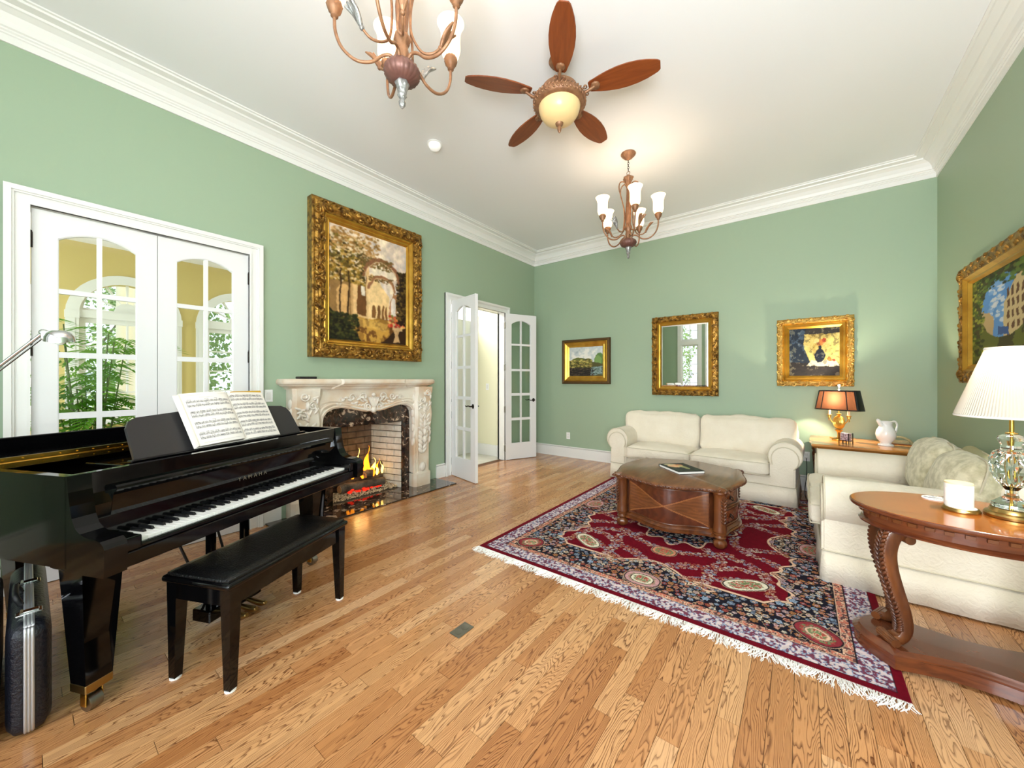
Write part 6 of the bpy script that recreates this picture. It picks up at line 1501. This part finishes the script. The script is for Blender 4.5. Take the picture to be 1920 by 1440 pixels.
bm = B(); rn = random.Random(12)
for k in range(900):
    x = -RHX + 2 * RHX * (k + rn.uniform(-.6, .6)) / 899; L = rn.uniform(.05, .085) + .012 * sin(k * .11); dx = rn.uniform(-.035, .035) + .02 * sin(k * .07)
    P = smoothpts([(x, -RHY, .008), (x + dx * .2, -RHY - L * .35, .007 + rn.uniform(0, .006)), (x + dx * .5 + rn.uniform(-.008, .008), -RHY - L * .7, .005 + rn.uniform(0, .005)), (x + dx, -RHY - L, .003)], 2); tube(bm, P, [.0026, .0014], 3, caps=False)
obj('fringe', bm, M_('fringe_white'), rug, kind='stuff')

# ================================================================== CEILING FIXTURES
fan = empty('ceiling_fan', (-1.406, 2.389, 3.70), 0, 'brown ceiling fan with five leaf shaped wooden blades and a cream glass bowl', 'fan')
bb = M_('bronze_brown')
bm = B(); lathe(bm, [(.075, 0), (.078, -.012), (.06, -.035), (.025, -.05), (.014, -.055), (.014, -.17), (.05, -.18)], 28); obj('downrod', bm, bb, fan, smooth=40)
bm = B(); lathe(bm, [(.05, -.175), (.10, -.19), (.13, -.215), (.135, -.25), (.125, -.275), (.165, -.285)], 36); obj('motor', bm, bb, fan, smooth=40)
bm = B(); lathe(bm, [(.16, -.283), (.182, -.29), (.190, -.305), (.188, -.33), (.172, -.345), (.155, -.348)], 48)
for k in range(40):
    a = 2 * pi * k / 40
    for z_, q in ((-.30, 1), (-.325, -1)): leafb(bm, (.186 * cos(a), .186 * sin(a), z_), (-sin(a) , cos(a), q * .8), (cos(a), sin(a), 0), .035, .016, .009, 6)
obj('carved_ring', bm, bb, fan, smooth=60)
bm = B(); lathe(bm, [(.152, -.345), (.150, -.36), (.14, -.395), (.115, -.43), (.075, -.455), (.03, -.466), (.01, -.468)], 40); obj('glass_bowl', bm, M_('amber_glass'), fan, smooth=60)
bm = B(); lathe(bm, [(.012, -.460), (.03, -.466), (.026, -.478), (.012, -.488), (.016, -.505), (.012, -.522), (.004, -.535)], 18); obj('finial', bm, bb, fan, smooth=50)
NB = 18
for k in range(5):
    a = R(14.5 + 72 * k); bm = B(); prof = []
    for i in range(NB + 1):
        f = i / NB; wdt = .034 + .052 * sin(pi * min(1, f * 1.06) ** .8) if f < .9 else .0; 
    us = [0, .03, .08, .16, .28, .42, .56, .70, .82, .92, .97, 1.0]; ws = [.030, .040, .046, .058, .072, .082, .084, .078, .066, .050, .040, .026]
    for s in (1, -1):
        for u_, w2 in (zip(us, ws) if s == 1 else zip(us[::-1], ws[::-1])): prof.append((.215 + .475 * u_, s * w2))
    plate(bm, prof, (), -.004, .004, 'XY'); b_ = obj('blade', bm, M_('fan_wood'), fan, (0, 0, -.262), (R(-11), 0, a))
    bm = B(); lathe(bm, [(.0, -.016), (.026, -.016), (.032, -.010), (.032, -.004)], 20, (.262, 0, 0), lambda th, t_: 1 + .05 * cos(12 * th)); tube(bm, smoothpts([(.13, 0, -.005), (.17, 0, -.035), (.21, 0, -.032), (.255, 0, -.012)], 5), .010, 8)
    for s in (-1, 1): scroll(bm, (.195, s * .030, -.024), (1, 0, 0), (0, s, 0), .020, .006, 1.1, pi, 1, 12, 6)
    obj('blade_iron', bm, bb, b_, smooth=60)

def chandelier(loc, label):
    t = empty('chandelier', loc, 0, label, 'chandelier', 'matching bronze chandeliers'); zc = lambda z: z - 3.70
    bm = B(); lathe(bm, [(.072, 0), (.076, -.008), (.07, -.02), (.055, -.028), (.045, -.045), (.02, -.06), (.008, -.068)], 30, flute=lambda th, t_: 1 + (.04 * cos(th * 12) if .4 < t_ < .9 else 0)); obj('ceiling_canopy', bm, bb, t, smooth=50)
    z = -.068; i = 0
    while z > -.175:
        bm = B(); ax = (1, 0) if i % 2 else (0, 1); tube(bm, [(ax[0] * .008 * cos(q), ax[1] * .008 * cos(q), z - .012 + .015 * sin(q)) for q in np.linspace(0, 2 * pi, 13)[:-1]], .0022, 5, closed=True); obj('chain_link', bm, M_('bronze_dark'), t, smooth=60); z -= .022; i += 1
    bm = B(); tube(bm, [(.017 * cos(q), 0, zc(3.497) + .017 * sin(q)) for q in np.linspace(0, 2 * pi, 17)[:-1]], .0032, 6, closed=True); obj('loop', bm, bb, t, smooth=60)
    bm = B(); lathe(bm, [(.008, zc(3.478)), (.02, zc(3.472)), (.05, zc(3.450)), (.052, zc(3.442)), (.036, zc(3.415)), (.028, zc(3.39)), (.02, zc(3.36)), (.018, zc(3.30))], 32, flute=lambda th, t_: 1 + .10 * cos(th * 6) * (1 if .15 < t_ < .7 else .3)); obj('crown', bm, bb, t, smooth=60)
    bm = B(); lathe(bm, [(.018, zc(3.32)), (.022, zc(3.20)), (.030, zc(3.08)), (.026, zc(2.99)), (.022, zc(2.955)), (.034, zc(2.945)), (.038, zc(2.925)), (.026, zc(2.90)), (.024, zc(2.89)), (.030, zc(2.865)), (.022, zc(2.83)), (.018, zc(2.81))], 32, flute=lambda th, t_: 1 + .07 * cos(th * 8)); obj('stem', bm, bb, t, smooth=60)
    bm = B(); lathe(bm, [(.018, zc(2.815)), (.05, zc(2.812)), (.074, zc(2.795)), (.082, zc(2.772)), (.070, zc(2.748)), (.040, zc(2.733)), (.026, zc(2.730))], 60, flute=lambda th, t_: 1 + .035 * cos(th * 20)); obj('bowl', bm, M_('bronze_purple'), t, smooth=60)
    bm = B(); lathe(bm, [(.027, zc(2.732)), (.032, zc(2.724)), (.026, zc(2.71)), (.020, zc(2.69)), (.018, zc(2.672)), (.021, zc(2.668)), (.014, zc(2.658)), (.010, zc(2.650)), (.015, zc(2.640)), (.013, zc(2.622)), (.004, zc(2.610))], 24, flute=lambda th, t_: 1 + .08 * cos(th * 6)); obj('finial', bm, M_('silver_leaf'), t, smooth=60)
    for k in range(5):
        a = R(15 + 72 * k); o_ = lambda r, z, da=0: (r * cos(a + da), r * sin(a + da), zc(z))
        bm = B(); tube(bm, smoothpts([o_(.028, 2.815), o_(.05, 2.845), o_(.085, 2.838), o_(.135, 2.800), o_(.20, 2.795), o_(.258, 2.838), o_(.286, 2.905), o_(.29, 2.975)], 5), .0072, 8)
        arm_ = obj('arm', bm, bb, t, smooth=60)
        bm = B(); lathe(bm, [(.008, 2.965 - 3.7), (.016, 2.972 - 3.7), (.013, 2.980 - 3.7), (.026, 2.995 - 3.7), (.034, 3.020 - 3.7), (.030, 3.035 - 3.7)], 24, (.29 * cos(a), .29 * sin(a), 0), lambda th, t_: 1 + .05 * cos(th * 12)); obj('cup', bm, bb, arm_, smooth=60)
        bm = B(); lathe(bm, [(.024, 3.030 - 3.7), (.042, 3.045 - 3.7), (.050, 3.075 - 3.7), (.049, 3.12 - 3.7), (.050, 3.16 - 3.7), (.058, 3.19 - 3.7), (.070, 3.212 - 3.7), (.067, 3.212 - 3.7), (.055, 3.19 - 3.7), (.047, 3.16 - 3.7), (.046, 3.12 - 3.7), (.047, 3.075 - 3.7), (.038, 3.048 - 3.7)], 32, (.29 * cos(a), .29 * sin(a), 0), caps=False); obj('glass_shade', bm, M_('shade_glass'), arm_, smooth=60)
        # inner scroll with an acanthus leaf
        b = .38
        bm = B(); tube(bm, smoothpts([o_(.022, 3.36), o_(.05, 3.40, b * 0), o_(.095, 3.385), o_(.105, 3.32), o_(.075, 3.22), o_(.05, 3.12), o_(.045, 3.02), o_(.055, 2.93), o_(.09, 2.872, b), o_(.14, 2.862, b), o_(.175, 2.885, b)], 4), .006, 7); ia = obj('scroll_arm', bm, bb, t, smooth=60)
        bm = B(); ball(bm, o_(.178, 2.888, b), .011, seg=8)
        for j in range(5):
            f = (j - 2) / 2; d = Vector(o_(.225, 2.985, b)) - Vector(o_(.175, 2.885, b)); s_ = Vector((-sin(a + b), cos(a + b), 0)); base = Vector(o_(.180, 2.892, b))
            tube(bm, smoothpts([base, base + d * .5 + s_ * f * .018, base + d * (1 - .12 * abs(f)) + s_ * f * .034 + Vector((.02 * cos(a + b) * abs(f), .02 * sin(a + b) * abs(f), -.004))], 4), [.007, .0095, .010, .010, .0095, .009, .008, .006, .004], 6)
        obj('leaf', bm, M_('silver_leaf' if k % 2 else 'bronze_brown'), ia, smooth=60)
    for k in range(5):
        a = R(15 + 72 * k); lamp('chandelier_light', 'POINT', (loc[0] + .29 * cos(a), loc[1] + .29 * sin(a), 3.15), CHP, (1, .84, .66), radius=.03)
    return t
CHP = 2.1
chandelier((-1.465, 1.064, 3.70), 'bronze chandelier with five lit glass shades cut by the top edge')
chandelier((-1.421, 3.811, 3.70), 'whole bronze chandelier with five lit glass shades over the coffee table')
t = empty('recessed_light', (-2.886, 2.48, 3.70), 0, 'small round white ceiling spotlight left of the fan', 'ceiling light')
bm = B(); lathe(bm, [(.075, 0), (.078, -.006), (.066, -.010), (.060, -.004)], 36, caps=False); obj('trim_ring', bm, M_('plastic_white'), t, smooth=40)
bm = B(); lathe(bm, [(.058, -.002), (.058, -.03), (.046, -.05), (.02, -.056), (.005, -.057)], 30); obj('eyeball', bm, mat('lit_white', (250, 250, 248), .5, emit=((255, 252, 246), .35)), t, smooth=50)

# ================================================================== SMALL WALL AND FLOOR PARTS
def wallplate(loc, rz, label, cat, kindp):
    t = empty('wall_' + kindp, loc, rz, label, cat); obj('plate', box(B(), -.036, .036, -.006, 0, -.058, .058, .003), M_('plastic_white'), t)
    if kindp == 'outlet':
        for z in (-.024, .024): obj('socket', box(B(), -.017, .017, -.009, -.005, z - .014, z + .014, .003), M_('candle_white'), t)
    else: obj('rocker', box(B(), -.017, .017, -.010, -.005, -.033, .033, .002), M_('candle_white'), t)
wallplate((-3.256, YB, .376), 0, 'white wall outlet low on the far wall beside the open door', 'outlet', 'outlet')
wallplate((.045, YB, .42), 0, 'white wall outlet half hidden behind the right arm of the cream sofa', 'outlet', 'outlet')
wallplate((XL, 1.395, 1.205), R(90), 'white light switch on the left wall behind the sheet music', 'switch', 'switch')
wallplate((-4.50, SY1, 1.235), 0, 'white light switch on the cream hall wall through the open doors', 'switch', 'switch')
t = empty('floor_outlet', (-1.452, 1.437, 0), 0, 'small metal outlet plate set in the oak floor', 'floor outlet')
obj('plate', box(B(), -.036, .036, -.058, .058, .0008, .0048, .0015), M_('nickel'), t)
for y in (-.024, .024): bm = B(); lathe(bm, [(.020, .0045), (.021, .0062), (.018, .0068)], 24, (0, y, 0)); obj('cap', bm, M_('nickel'), t, smooth=40)
bm = B(); tube(bm, smoothpts([(.045, YB - .01, .40), (.05, YB - .04, .3), (.045, YB - .05, .16), (.03, YB - .12, .03), (.04, YB - .35, .006), (.055, YB - .52, .010), (.06, YB - .60, .006)], 5), .0035, 6)
o = obj('lamp_cord', bm, M_('plastic_black')); tag(o, 'thin black lamp cord running from the outlet behind the cream sofa', 'cord')
